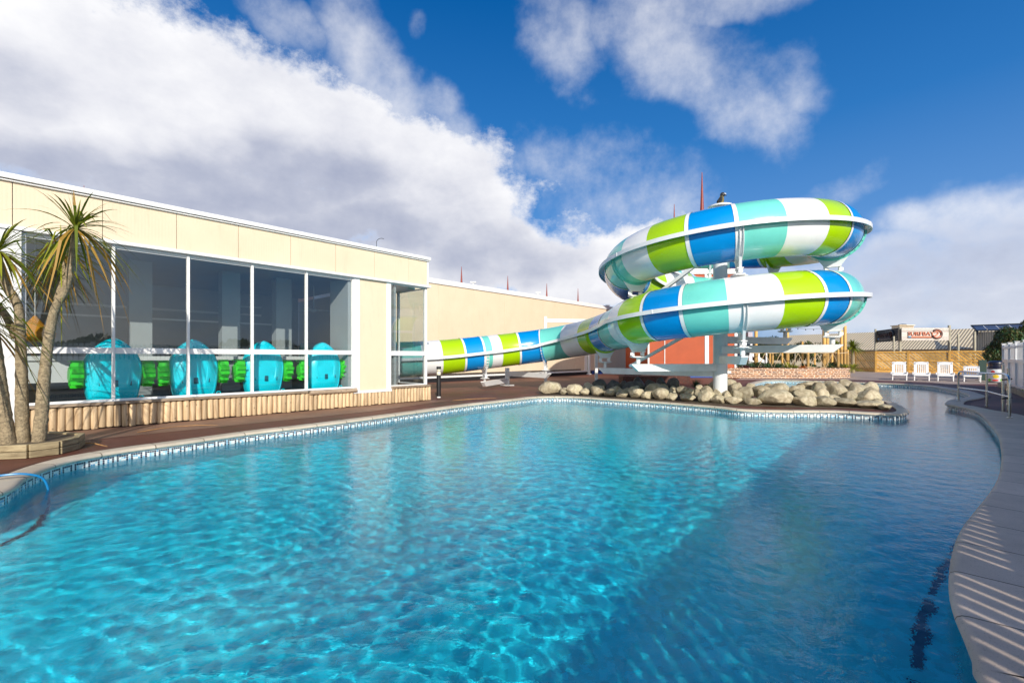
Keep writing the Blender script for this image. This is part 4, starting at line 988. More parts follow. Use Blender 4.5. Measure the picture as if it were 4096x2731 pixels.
m = MW(); c = BW(sW1 - .05, .12, 0, NW_); m.bar(c + Vector((0, 0, .02)), c + Vector((0, 0, 2.15)), .16, .16, up=NV); m.build('pipe', M['white'], dp, bevel=.02)
m = MW(); m.bar(c + Vector((0, 0, 1.9)), c + Vector((0, 0, 1.96)), .2, .2, up=NV); m.bar(c, c + Vector((0, 0, .06)), .26, .24, up=NV); m.build('bracket', M['white'], dp)
# small roof fittings
def spike(px, top, base_z, Z=None, n=None, label='', r=.07, group='dark red spikes on the roofs'):
    if Z is None: Z = S_at(px, n)[1]
    X = (px - CX) / F * Z; zt_ = CAMZ + (HY - top) / F * Z
    m = MB(); m.lathe((0, 0, 0), [(r, 0), (r * .55, (zt_ - base_z) * .5), (r * .12, zt_ - base_z)], 10); m.lathe((0, 0, 0), [(r * 1.5, 0), (r * 1.4, .05), (r, .07)], 10)
    o = m.build('roof_spike', M['spike'], smooth=True); o.location = (X, Z, base_z); tag(o, label, 'roof spike', group)
for px, top, lab in ((1846, 1066, 'leftmost and nearest of four small dark red spikes above the cream hall roof'), (2031, 1103, 'second from the left of four small dark red spikes above the cream hall roof'), (2187, 1133, 'third from the left of four small dark red spikes above the cream hall roof'), (2312, 1153, 'rightmost of the four small dark red spikes, nearest the spiral slide')):
    spike(px, top, HT - .25, n=NW_ - 1.2, label=lab, r=.085)
# tower of the slide
TX0, TX1, TY0, TY1 = (2590 - CX) / F * 27.5, (2944 - CX) / F * 27.5, 27.5, 33
tow = empty('slide_tower', ((TX0 + TX1) / 2, TY0, 0), 'orange red panelled start tower with white corner trims behind the spiral slide', 'tower')
TH = 6.25
m = MW(); m.box(((TX0 + TX1) / 2, (TY0 + TY1) / 2, (TH + .3) / 2 + .1), (TX1 - TX0 - .1, TY1 - TY0, TH - .3)); m.build('red_wall', M['red_wall'], tow, bevel=.01)
m = MW(); xs_ = [(TX0 + .05), (2658 - CX) / F * 27.5, (2826 - CX) / F * 27.5, TX1 - .06]
for i, x in enumerate(xs_): w_ = (.10, .045, .24, .10)[i]; m.box((x, TY0 - .03, TH / 2 + .2), (w_, .06, TH - .2))
m.box(((TX0 + TX1) / 2, TY0 - .04, TH + .16), (TX1 - TX0 + .2, .12, .3)); m.box(((TX0 + TX1) / 2, TY0 - .05, .34), (TX1 - TX0 + .12, .14, .14)); m.box((TX1, (TY0 + TY1) / 2, .34), (.12, TY1 - TY0, .14)); m.build('white_trim', M['white'], tow, bevel=.008)
m = MW(); m.box(((TX0 + TX1) / 2, (TY0 + TY1) / 2, .12), (TX1 - TX0 - .5, TY1 - TY0 - .4, .26)); m.build('blue_plinth', M['blue_base'], tow)
m = MW()
for x in (8.6, 12.8):
    for y in (28.2, 32.2): m.box((x, y, 7.3), (.16, .16, 2.3))
m.build('canopy_post', M['white'], tow)
m = MW(); q = [(7.9, 26.8, 8.5), (13.3, 26.8, 8.5), (13.3, 33.4, 8.5), (7.9, 33.4, 8.5)]; q2 = [(a, b, c + .12) for a, b, c in q]; m.add(q + q2 + [(10.2, 30, 9.2)], [(3, 2, 1, 0), (0, 1, 5, 4), (1, 2, 6, 5), (2, 3, 7, 6), (3, 0, 4, 7), (4, 5, 8), (5, 6, 8), (6, 7, 8), (7, 4, 8)]); m.build('canopy_roof', M['arm_gal'], tow)
spike(2808, 690, 8.6, Z=27.2, label='tallest dark red spike rising over the slide beside the decoy bird', r=.17)
spike(2697, 817, 8.6, Z=32.8, label='shorter dark red spike to the left of the tallest one', r=.15)
# far slide pieces: ladder rail etc. on near hall roof
spike(336, 742, ROOF - .05, n=NB - 2.5, label='tiny dark spike on the roof edge above the palms', r=.03)
c = P(1506, 1000, 17.5); m = MB(); hp = [(0, 0, 0), (0, 0, 1.0)] + [(.0 - .19 * math.cos(a) + .19, 0, 1.0 + .15 * math.sin(a)) for a in [R(15 * k) for k in range(9)]]
m.tube([(x, y, z) for x, y, z in hp], .010, 6); zb0 = P(1506, 990, 17.5).z
o = m.build('gooseneck_lamp', M['black'], smooth=True); o.location = (c.x, 17.5, zb0 - 1.15 + .35); tag(o, 'thin gooseneck lamp bending over the roof line of the pool hall', 'lamp')
# floodlights on the roof edge
for px, py, lab in ((1893, 1131, 'small roof floodlight between the first two red spikes'), (2152, 1172, 'yellowish roof floodlight beside the third red spike'), (2430, 1223, 'small roof floodlight next to the spiral slide')):
    Z = S_at(px, NW_)[1]; c = P(px, py, Z); e = empty('roof_floodlight', (c.x, c.y, c.z), lab, 'floodlight', 'small floodlights along the cream hall roof'); m = MW(); m.box((c.x, c.y, c.z + .02), (.3, .2, .07)); m.build('housing', M['arm_gal'], e); m = MW(); m.box((c.x, c.y, c.z - .1), (.05, .05, .2)); m.build('stem', M['arm_gal'], e)
# bollard lamps
def bollard(px, py, label, h=.96):
    X, Y = G(px, py); e = empty('bollard_lamp', (X, Y, 0), label, 'bollard lamp', 'short black bollard lamps')
    m = MW(); m.tube([(X, Y, 0), (X, Y, .04)], .06, 16); m.build('base', M['white'], e, smooth=40)
    m = MW(); m.tube([(X, Y, .04), (X, Y, h - .26)], .067, 18); m.build('post', M['black'], e, smooth=40)
    m = MW(); m.lathe((X, Y, 0), [(.066, h - .26), (.07, h - .2), (.05, h - .15), (.07, h - .12), (.05, h - .08)], 18); m.build('lens', M['bulb'], e, smooth=True)
    m = MW(); m.tube([(X, Y, h - .08), (X, Y, h)], .07, 18); m.build('cap', M['black'], e, smooth=40)
bollard(1755, 1590, 'black bollard lamp at the corner of the pool hall'); bollard(2689, 1522, 'black bollard lamp between brick steps behind the boulders', .9)
# brick steps
def brick_block(x0, x1, yb, yt, d, label, nm='brick_step'):
    (X0, Y0), (X1, _) = G(x0, yb), G(x1, yb); h = CAMZ + (HY - yt) / F * Y0
    m = MB(); m.box(((X1 - X0) / 2, d / 2, h / 2 - .02), (X1 - X0, d, h + .04)); o = m.build(nm, M['brick'], bevel=.01); o.location = (X0, Y0, 0); add_uv(o, lambda c, n: (c.x + c.y, c.z)); tag(o, label, 'brick steps', 'dark brick steps by the tower')
brick_block(2519, 2678, 1521, 1481, 1.1, 'upper dark brick step block behind the dark boulders'); brick_block(2492, 2762, 1532, 1505, .9, 'lower and wider dark brick step behind the boulders')
# ------------------------------------------------------------------ apron along the hall, far paving
m = MB(); vs = [BW(a, b, .004) for a, b in ((SLEFT, .02), (SE + .1, .02), (SE + .5, .5), (SE - 2.5, 1.25), (SLEFT, 1.5))]; m.add(vs, [(0, 1, 2, 3, 4)]); o = m.build('concrete_apron', M['apron'], recalc=False); tag(o, kind='structure')
pv = [G(2940, 1519), G(3230, 1517), G(3420, 1519), G(3560, 1523), G(3700, 1528), G(3800, 1536), (24.5, 21), (30.0, 20.5), (34, 24), (36, 40), (24, 44), (15.5, 30)]
m = MB(); m.add([(x, y, .004) for x, y in pv], [tuple(range(len(pv)))]); o = m.build('pale_paving', M['paving'], recalc=False); tag(o, kind='structure')
# ------------------------------------------------------------------ rubble planter wall
wl = [(12.6, 27.6), (13.6, 27.25), (15, 27.0), (17, 26.9), (18.6, 26.95), (19.8, 27.2), (20.6, 27.7), (20.95, 28.4), (20.9, 29.4), (20.4, 30.6), (19.6, 31.6)]
wl = [tuple(p) for p in crom(wl, .25, closed=False)]
m = MB(); uvd = []; n = len(wl); L0 = 0; vs = []; al = [0]
for i in range(1, n): al.append(al[-1] + math.dist(wl[i], wl[i - 1]))
WHT = .60
for i, (x, y) in enumerate(wl):
    a, b = wl[max(i - 1, 0)], wl[min(i + 1, n - 1)]; t = Vector((b[0] - a[0], b[1] - a[1], 0)).normalized(); q = Vector((-t.y, t.x, 0)) * .3
    vs += [(x, y, 0), (x, y, WHT), (x + q.x, y + q.y, WHT), (x + q.x, y + q.y, 0)]
me = bpy.data.meshes.new('stone_planter_wall'); fs = []; uv = []
for i in range(n - 1):
    for k, (va, vb) in enumerate(((0, WHT), (WHT, WHT + .3), (WHT + .3, 2 * WHT + .3))):
        a, b = i * 4 + k, i * 4 + k + 1; fs.append((a, a + 4, b + 4, b)); uv += [(al[i], va), (al[i + 1], va), (al[i + 1], vb), (al[i], vb)]
me.from_pydata(vs, [], fs); u = me.uv_layers.new(name='UVMap'); u.data.foreach_set('uv', [c for t in uv for c in t]); me.materials.append(M['stone'])
o = bpy.data.objects.new('stone_planter_wall', me); col.objects.link(o); tag(o, 'low curved rubble stone wall holding the planted bed', 'stone wall')
m = MB(); bed = [(x, y + .25) for x, y in wl] + [(17.5, 33.5), (13, 33.5), (12.4, 28)]; m.add([(x, y, .52) for x, y in bed], [tuple(range(len(bed)))]); o = m.build('bed_soil', M['soil'], recalc=False); tag(o, kind='structure')
# blades and shrubs
def blades(m, c, n, L0, w_, spread=1.0, droop=.5, mi=0, elev=(10, 80)):
    c = Vector(c)
    for _ in range(n):
        a = random.uniform(0, 6.283); e = R(random.uniform(*elev)); Lb = L0 * random.uniform(.6, 1.1); d = Vector((math.cos(a) * math.cos(e) * spread, math.sin(a) * math.cos(e) * spread, math.sin(e)))
        sd_ = d.cross(Vector((0, 0, 1))); sd_ = sd_.normalized() if sd_.length > .01 else Vector((1, 0, 0)); vs = []; K = 4; tw = random.uniform(-.4, .4); sd_ = (sd_ + Vector((0, 0, tw))).normalized()
        for k in range(K + 1):
            t = k / K; p = c + d * Lb * t + Vector((0, 0, -droop * Lb * t * t)); ww = w_ * (.55 + .9 * t if t < .4 else (1 - t) * 1.5 + .02) / 1.0; vs += [p - sd_ * ww / 2, p + sd_ * ww / 2]
        m.add(vs, [(2 * k, 2 * k + 1, 2 * k + 3, 2 * k + 2) for k in range(K)], mi if isinstance(mi, int) else random.choice(mi))
def tuft(loc, n, L0, w_, mat, label, name='strap_leaf_plant', cat='plant', **k):
    m = MB(); blades(m, (0, 0, 0), n, L0, w_, **k); o = m.build(name, mat, recalc=False); o.location = loc; tag(o, label, cat); return o
def shrub(name, loc, rx, ry, rz, n, leafsz, mats, label, cat='shrub', trunk=True, seed=1):
    random.seed(seed); e = empty(name, loc, label, cat); m = MB(); cl = []
    for _ in range(16): 
        a, b = random.uniform(0, 6.283), random.uniform(-.15, 1); r_ = random.uniform(.45, .85); h = math.sqrt(max(0, 1 - b * b)); cl.append((Vector((math.cos(a) * h * rx * r_, math.sin(a) * h * ry * r_, rz * (.5 + .5 * b * r_))), random.uniform(.28, .48)))
    for _ in range(n):
        c, r_ = random.choice(cl); d = Vector((random.gauss(0, 1), random.gauss(0, 1), random.gauss(0, 1))).normalized(); p = c + Vector((d.x * rx, d.y * ry, d.z * rz * .55)) * r_ * random.uniform(.75, 1.08)
        if p.z < .02: p.z = random.uniform(.02, .2) * rz
        q = (d + Vector((random.uniform(-.8, .8), random.uniform(-.8, .8), random.uniform(-.3, .9)))).normalized(); a = q.cross(Vector((0, 0, 1)) if abs(q.z) < .9 else Vector((1, 0, 0))).normalized(); b = q.cross(a); s_ = leafsz * random.uniform(.6, 1.3)
        m.add([p - a * s_ * .35, p - b * s_, p + a * s_ * .35, p + b * s_], [(0, 1, 2, 3)], random.randrange(len(mats)))
    m.build('crown', mats, e, recalc=False); m = MB()
    for k in range(5):
        a = k * 1.257; m.tube([(math.cos(a) * .05, math.sin(a) * .05, 0), (math.cos(a) * rx * .3, math.sin(a) * ry * .3, rz * .45), (math.cos(a) * rx * .55, math.sin(a) * ry * .55, rz * .8)], [.05 * rz, .03 * rz, .008 * rz], 6)
    m.build('trunk', M['bark'], e); return e
random.seed(11)
bedpl = [(2985, 'r', 'small bronze leaved bush left of the tall netted post', .5), (3010, 'g', 'low green shrub at the left end of the stone bed', .55), (3045, 'r', 'dark bronze spiky plant beside the white stair rail', .6), (3075, 'g', 'grey green strappy plant spilling over the stone wall', .6), (3110, 'g', 'wide strappy green plant near the middle of the stone bed', .65), (3150, 'y', 'yellow striped spiky plant in the middle of the stone bed', .75), (3180, 'y', 'pale yellow spiky plant right of the brightest one', .5), (3212, 'o', 'orange flowering plant behind the rope fence', .45), (3243, 'r', 'reddish plant beside the short netted post', .4), (3275, 'g', 'low dark green clump on the rope bed', .3), (3320, 'g', 'green clump in front of the grouped poles', .5), (3358, 'r', 'small dark clump near the right end of the stone bed', .35), (3385, 'y', 'yellow green grassy clump at the right end of the stone wall', .6), (3412, 'y', 'yellow green spiky clump overhanging the right corner of the stone wall', .6)]
for i, (px, k, lab, h) in enumerate(bedpl):
    Z = 27.9 + (i % 3) * .35; X = (px - CX) / F * Z
    tuft((X, Z, .5), 95, h * 1.25, .055, {'g': M['plant_g'], 'y': M['plant_y'], 'r': M['plant_r'], 'o': M['orange']}[k], lab, elev=(5, 75), droop=.45)
for i, (px, s_) in enumerate(((2965, .5), (3028, .45), (3095, .4), (3230, .35), (3345, .4))):
    Z = 28.8; shrub('low_shrub', ((px - CX) / F * Z, Z, .5), s_ * 1.5, s_, s_, 500, .07, [M['shrub'], M['plant_g']], ['low leafy shrub against the red tower', 'low leafy shrub beside the tallest left post', 'low leafy shrub under the far gangway', 'low leafy shrub right of the middle poles', 'low leafy shrub at the foot of the pole cluster'][i], seed=20 + i)
# timber posts (bottom hidden by the planting)
def post(px, top, wpx, Z, label, net=True, mat='pole', base=.5, name='timber_post', group='round timber posts around the planted bed'):
    X = (px - CX) / F * Z; zt_ = CAMZ + (HY - top) / F * Z; r = wpx / F * Z / 2 / 1.12
    e = empty(name, (X, Z, base), label, 'post', group); m = MB(); m.tube([(0, 0, -.05), (0, 0, (zt_ - base) * .5), (0, 0, zt_ - base - .02), (0, 0, zt_ - base)], [r * 1.03, r, r * .97, r * .9], 14); m.build('shaft', M[mat], e, smooth=50)
    if net:
        m = MB(); hN = min(1.25, (zt_ - base) * .75); k = 0; z = .05
        while z < hN: m.tube([(r * 1.08 * math.cos(a), r * 1.08 * math.sin(a), z) for a in [2 * math.pi * q / 12 for q in range(13)]], .008, 4, cap=False); z += .07
        for q in range(12): a = 2 * math.pi * q / 12; m.bar((r * 1.08 * math.cos(a), r * 1.08 * math.sin(a), 0), (r * 1.08 * math.cos(a), r * 1.08 * math.sin(a), hN), .012, .012)
        m.build('rope_net', M['net'], e)
    return e
PS = [(3024, 1301, 14, 29.0, 'tall netted timber post left of the bed, just right of the white stair', 1), (3150, 1301, 13, 29.6, 'tall netted timber post in the middle of the bed', 1), (3129, 1365, 8, 31.5, 'slim tall timber post behind the tall middle post', 0), (3180, 1372, 5, 33, 'thin grey post right of the middle posts', 0), (3210, 1366, 8, 32.5, 'slim timber post halfway between the middle posts and the cluster', 0),
      (3259, 1378, 7, 33, 'short plain timber post further back before the cream roof', 0), (3090, 1398, 9, 28.6, 'short netted post left of the strappy plants', 1), (3232, 1397, 9, 28.4, 'short netted post right of the orange flowers', 1), (3297, 1309, 15, 29.0, 'thickest netted timber post at the left of the pole cluster', 1), (3310, 1324, 11, 30.5, 'second pole of the cluster, slightly lower', 1), (3328, 1362, 10, 31.2, 'middle shorter pole in the cluster', 0), (3339, 1400, 8, 28.6, 'short netted stub between the clustered poles', 1),
      (3353, 1397, 9, 28.3, 'short netted stub in front of the right hand poles', 1), (3366, 1320, 12, 30.2, 'tall pole third from right in the cluster', 1), (3380, 1303, 12, 29.4, 'tallest right hand pole of the cluster', 1), (3391, 1399, 8, 28.9, 'short stub at the right end of the rope fence', 1), (3080, 1402, 6, 30.5, 'thin short post behind the left rope panel', 0)]
for px, top, wpx, Z, lab, nn in PS: post(px, top, wpx, Z, lab, bool(nn), 'greypost' if px == 3180 else 'pole')
# rope fence along the bed
rx = [2998, 3024, 3058, 3090, 3125, 3155, 3195, 3232, 3268, 3297, 3335, 3353, 3392]
rp = [((x - CX) / F * 28.35, 28.35 + .02 * math.sin(i), CAMZ + (HY - (1409 + (4 if i % 2 else 0))) / F * 28.35) for i, x in enumerate(rx)]
m = MB(); m.tube([tuple(p) for p in crom(rp, .3, closed=False)], .028, 8)
fe = empty('rope_fence', (rp[0][0], rp[0][1], .5), 'thick pale rope fence swagged between the posts with crossed rope stays', 'rope fence'); m2 = MW(); m2.v, m2.f, m2.m = m.v, m.f, m.m; m2.build('top_rope', M['rope'], fe, smooth=True)
m = MW()
for a in (3060, 3122, 3192, 3268, 3330):
    for b, dz in ((-30, 0), (30, 0)):
        x0 = (a - CX) / F * 28.35; x1 = (a + b * .95 - CX) / F * 28.35; m.tube([(x0, 28.35, 1.5), (x1, 28.3, .62)], .018, 6)
m.build('rope_stay', M['rope'], fe)
m = MW(); m.tube([((3218 - CX) / F * 28.2, 28.2, .62), ((3300 - CX) / F * 28.2, 28.2, .6), ((3318 - CX) / F * 28.2, 28.2, .58)], .03, 8); m.build('lower_rope', M['rope'], fe)
# string lights between the tall posts
def catenary(a, b, sag, n=14): return [a.lerp(b, i / n) + Vector((0, 0, -sag * 4 * (i / n) * (1 - i / n))) for i in range(n + 1)]
tops = [P(3024, 1303, 29.0), P(3150, 1303, 29.6), P(3297, 1311, 29.0), P(3380, 1305, 29.4)]
sg_ = empty('string_lights', tops[0], 'thin festoon cable with small bulbs hung between the tall timber posts', 'string lights'); m = MW(); mb_ = MW()
for a, b in zip(tops[:-1], tops[1:]):
    c = catenary(a, b, .14 if (b - a).length > 1.5 else .05); m.tube(c, .008, 5)
    for q in c[1:-1:3]: mb_.lathe((q.x, q.y, q.z - .09), [(.005, 0), (.03, .02), (.03, .05), (.012, .08)], 8)
m.build('cable', M['black'], sg_); mb_.build('bulbs', M['black'], sg_)
# white stair rail, glass doors and column left of the bed
st = empty('entrance_stair', (15.6, 31.0, 0), 'white railed stair beside the dark glazed doors behind the bed', 'stair')
m = MW(); A = P(3005, 1415, 31); B = P(3060, 1450, 31)
m.bar(A, B, .12, .22); m.bar(A + Vector((0, 0, -.5)), B + Vector((0, 0, -.5)), .12, .2); m.build('stringer', M['white'], st, bevel=.01)
for px, y0 in ((3003, 1370), (2997, 1385), (3035, 1385), (3065, 1408)):
    m = MW(); q = P(px, y0, 31); m.bar((q.x, q.y, .0), q, .09, .09); m.build('rail_post', M['white'], st)
gd = empty('glazed_entrance', (14.7, 33, 0), 'dark glazed doors with white frames next to the red tower', 'doors')
for k, px in enumerate((2946, 2970, 2988)):
    m = MW(); q = P(px, 1372, 33); m.bar((q.x, q.y, 0), (q.x, q.y, 3.0), .12, .1); m.build('door_frame', M['white'], gd)
m = MW(); a, b = P(2946, 1372, 33.1), P(2988, 1372, 33.1); m.add([(a.x, 33.1, 0), (b.x, 33.1, 0), (b.x, 33.1, 3.0), (a.x, 33.1, 3.0)], [(0, 1, 2, 3)]); m.build('pane', M['solar'], gd)
m = MB(); m.box((0, 0, 1.5), (.32, .32, 3.0)); o = m.build('violet_column', simple('violet_grey_paint', (.42, .38, .44), .5), bevel=.01); q = P(2997, 1400, 32); o.location = (q.x, 32, 0); tag(o, 'violet grey column beside the glazed doors', 'column')
# ------------------------------------------------------------------ back fence with diagonal boards
fpts = [(29.9, 43.5), (30.3, 40.2), (30.4, 38.0), (31.7, 36.4), (33.1, 34.4), (34.6, 32.4), (36.0, 30.4)]
fdir0 = None
for i in range(len(fpts) - 1):
    a, b = Vector((*fpts[i], 0)), Vector((*fpts[i + 1], 0)); d = (b - a); Ld = d.length; d.normalize(); nn = Vector((d.y, -d.x, 0)); nn = -nn if nn.x > 0 else nn
    lab = ['far left gate like fence panel with a cross brace', 'diagonal board fence panel left of the dark sign', 'diagonal board fence panel behind the first lounger', 'diagonal board fence panel behind the middle loungers', 'diagonal board fence panel behind the lowest lounger', 'rightmost fence panel behind the litter bin'][i]
    e = empty('fence_panel', a, 'golden timber ' + lab, 'fence panel', 'golden timber fence panels along the back', rz=math.atan2(d.y, d.x)); H = 1.72
    m = MW(); m.bar(a + Vector((0, 0, 0)), a + Vector((0, 0, H + .03)), .14, .14, up=d); m.build('post', M['fence'], e, bevel=.006)
    m = MW()
    for z in (.28, .95, H - .05): m.bar(a + d * .08 + Vector((0, 0, z)) + nn * .03, b - d * .08 + Vector((0, 0, z)) + nn * .03, .05, .09, up=(0, 0, 1))
    m.bar(a + d * .08 + Vector((0, 0, .10)), b - d * .08 + Vector((0, 0, .10)), .04, .18)
    m.build('rail', M['fence'], e)
    m = MW(); pitch_ = .25; x = -(H - .25); 
    while x < Ld:
        x0, z0 = x, H - .07; x1, z1 = x + (H - .27), .2
        if x0 < .08: z0 -= (.08 - x0); x0 = .08
        if x1 > Ld - .08: z1 += x1 - (Ld - .08); x1 = Ld - .08
        if x1 > x0 + .05: m.bar(a + d * x0 + Vector((0, 0, z0)), a + d * x1 + Vector((0, 0, z1)), .022, .128, up=Vector((0, 0, 1)))
        x += pitch_
    m.build('diagonal_boards', M['fence'], e)
# ------------------------------------------------------------------ buildings beyond
def rib_roof(name, base, e_dir, m_dir, L0, L1, z0, z1, label, wall=True):
    base, e_dir, m_dir = Vector(base), Vector(e_dir).normalized(), Vector(m_dir)
    e = empty(name, base, label, 'building'); a, b = base + e_dir * L0, base + e_dir * L1; vs = [a + Vector((0, 0, z0)), b + Vector((0, 0, z0)), b + m_dir + Vector((0, 0, z1)), a + m_dir + Vector((0, 0, z1))]
    vs += [b + m_dir * 2 + Vector((0, 0, z0)), a + m_dir * 2 + Vector((0, 0, z0))]
    m = MW(); m.add(vs, [(0, 1, 2, 3), (3, 2, 4, 5)]); o = m.build('roof', M['roof'], e, recalc=False); uvl = o.data.uv_layers.new(name='UVMap'); W_ = m_dir.length; ls = L1 - L0
    u8 = [(0, 0), (ls, 0), (ls, W_), (0, W_), (0, W_), (ls, W_), (ls, 2 * W_), (0, 2 * W_)]
    for l in o.data.loops: uvl.data[l.index].uv = u8[l.index]
    m = MW(); w_ = .25; ai, bi = a + m_dir * .06, b + m_dir * .06
    m.add([ai, bi, bi + Vector((0, 0, z0 + .1)), ai + Vector((0, 0, z0 + .1))], [(0, 1, 2, 3)]); ao, bo = a + m_dir * 1.94, b + m_dir * 1.94
    for p, q in ((ai, ao), (bi, bo)): m.add([p, q, q + Vector((0, 0, z0 + .1)), (p + q) / 2 + Vector((0, 0, z1 - .05)), p + Vector((0, 0, z0 + .1))], [(0, 1, 2, 3, 4)])
    o = m.build('wall', M['cream'], e); add_uv(o, lambda c, n: (c.x, c.z))
    return e
rib_roof('ribbed_roof_building', (45, 50, 0), (.56, -.83, 0), (5, 3.4, 0), -17, 30, 2.1, 4.45, 'long low building with cream ribbed metal roof beyond the fence')
v_ = P(3610, 1310, 56); m = MB(); m.box((0, 0, .45), (1.7, 1.2, .7)); 
for k in range(5): m.box((0, -.62, .2 + k * .13), (1.6, .05, .04), 1)
m.box((0, 0, .84), (1.9, 1.4, .08)); m.lathe((0, 0, .88), [(.5, 0), (.35, .12), (.05, .16)], 12, 1); o = m.build('roof_vent', [M['cream'], M['dark']]); o.location = (v_.x, 56, v_.z - .6); tag(o, 'louvred cream vent box on the ribbed roof behind the signs', 'roof vent')
sp_ = empty('solar_roof', P(3955, 1320, 44), 'dark framed blue solar panels on the roof beside the top right bush', 'solar panels'); a, b = P(3905, 1322, 46), P(4120, 1318, 40)
for k in range(4):
    p, q = a.lerp(b, k / 4 + .006), a.lerp(b, (k + 1) / 4 - .006); up_ = Vector((1.1, 1.6, .62)); m = MW(); m.add([p, q, q + up_, p + up_], [(0, 1, 2, 3)]); m.build('solar_panel', M['solar'], sp_)
m = MW(); up_ = Vector((1.1, 1.6, .62)); m.bar(a, b, .1, .12); m.bar(a + up_, b + up_, .1, .12); m.bar(a, a + up_, .1, .1); m.bar(a, a + Vector((-.6, -.5, -.45)), .3, .1); m.build('panel_frame', M['black'], sp_)
m = MW(); c = (a + b) / 2 + Vector((1.2, 1.6, 0)); d_ = (b - a).normalized(); m.bar(a + Vector((.4, .6, -1.7)), b + Vector((.4, .6, -1.7)), .3, 3.2); o = m.build('roof_side', M['roof'], sp_); add_uv(o, lambda c, n: (c.x + c.y, c.z))
# sign boards on grey posts
def sign(x0, x1, yt0, yt1, yb0, yb1, Z0, Z1, dark, label):
    A, B, C_, D_ = P(x0, yb0, Z0), P(x1, yb1, Z1), P(x1, yt1, Z1), P(x0, yt0, Z0); e = empty('sign_board', Vector((A.x, A.y, 0)), label, 'sign', 'timber sign boards above the fence')
    d = (B - A); d.z = 0; Ld = d.length; d.normalize(); nn = Vector((d.y, -d.x, 0)); z0, z1 = min(A.z, B.z), max(C_.z, D_.z); H = z1 - z0
    m = MW(); nb_ = 6
    for k in range(nb_): m.bar(A * Vector((1, 1, 0)).x if False else Vector((A.x, A.y, z0 + H * (k + .5) / nb_)), Vector((B.x, B.y, z0 + H * (k + .5) / nb_)), .05, H / nb_ - .012)
    m.build('board', M['board_shade'] if dark else M['board'], e)
    rz = math.atan2(d.y, d.x)
    def text(body, size, lx, lz, off, mat, nm, ex=.01, sx=1.0):
        cu = bpy.data.curves.new(nm, 'FONT'); cu.body = body; cu.size = size; cu.extrude = ex; cu.space_character = 1.02; cu.offset = off
        ob = bpy.data.objects.new(nm, cu); col.objects.link(ob); dg = bpy.context.evaluated_depsgraph_get(); me = bpy.data.meshes.new_from_object(ob.evaluated_get(dg)); bpy.data.objects.remove(ob)
        o = bpy.data.objects.new(nm, me); col.objects.link(o); me.materials.clear(); me.materials.append(mat)
        w0 = max(v.co.x for v in me.vertices) - min(v.co.x for v in me.vertices)
        for v in me.vertices: v.co.x *= sx / w0 * 1.0
        pos = Vector((A.x, A.y, 0)) + d * lx + nn * (.045 + ex + (.02 if off == 0 else 0)) + Vector((0, 0, lz)); Mt = Matrix.Translation(pos) @ Matrix.Rotation(rz, 4, 'Z') @ Matrix.Rotation(R(90), 4, 'X')
        me.transform(root_matrix(e).inverted() @ Mt); o.parent = e; return o
    mo, mk = (M['sign_od'], M['black']) if dark else (M['sign_o'], M['sign_k'])  # dark board: shade painted into the lettering colours too
    tw = Ld * .56; text('SURFBAY', H * .40, Ld * .12 - .03, z0 + H * .40 - .015, .012, mk, 'lettering_outline', .012, tw + .05); text('SURFBAY', H * .40, Ld * .12, z0 + H * .40, 0.0, mo, 'lettering', .02, tw)
    # swirling S shaped wave emblem and the strip under the name
    cx, cz = Ld * .74, z0 + H * .50; m = MW(); r = H * .30
    def Q(x, z, o_=.07): return Vector((A.x, A.y, 0)) + d * (cx + x) + nn * o_ + Vector((0, 0, cz + z))
    m.tube([Q(r * 1.2 * math.cos(a), r * math.sin(a)) for a in [R(k) for k in range(-150, 130, 14)]], r * .22, 8); m.tube([Q(-r * 1.3, -.1 * r), Q(-r * .7, -.55 * r), Q(0, -.2 * r), Q(.35 * r, .3 * r), Q(-.1 * r, .55 * r), Q(-.55 * r, .3 * r)], [.03, r * .16, r * .2, r * .18, r * .14, .04], 8); m.build('wave_emblem', mo, e, smooth=True)
    m = MW(); m.tube([Q(r * 1.25 * math.cos(a), r * 1.08 * math.sin(a), .05) for a in [R(k) for k in range(-160, 140, 14)]], r * .3, 8); m.build('emblem_outline', mk, e, smooth=True)
    m = MW(); m.tube([Q(r * .9 * math.cos(a), r * 1.15 * math.sin(a), .09) for a in [R(k) for k in range(45, 110, 12)]], r * .14, 8); m.build('emblem_crest', M['sign_b'], e, smooth=True)
    m = MW(); p0 = Vector((A.x, A.y, z0 + H * .27)) + nn * .06; m.bar(p0 + d * Ld * .14, p0 + d * Ld * .62, .03, H * .11, 0); m.build('strap_line', mo, e)
    m = MW(); m.bar(p0 + nn * .02 + d * Ld * .13, p0 + nn * .02 + d * Ld * .19, .03, H * .12, 0); m.build('blue_tab', M['sign_b'], e)
    m = MW(); m.bar(p0 - nn * .012 + d * Ld * .12 + Vector((0, 0, -.02)), p0 - nn * .012 + d * Ld * .64 + Vector((0, 0, -.02)), .025, H * .17, 0); m.build('strap_backing_board', mk, e)  # dark backing strip set slightly lower behind the strap line
    return e
sign(3606, 3794, 1314, 1311, 1361, 1358, 45, 45, False, 'whitewashed plank sign board with orange lettering and wave emblem')
sign(3504, 3594, 1323, 1318, 1366, 1363, 50, 45, True, 'dark sign board with shade painted into planks and lettering, left of the pale one')
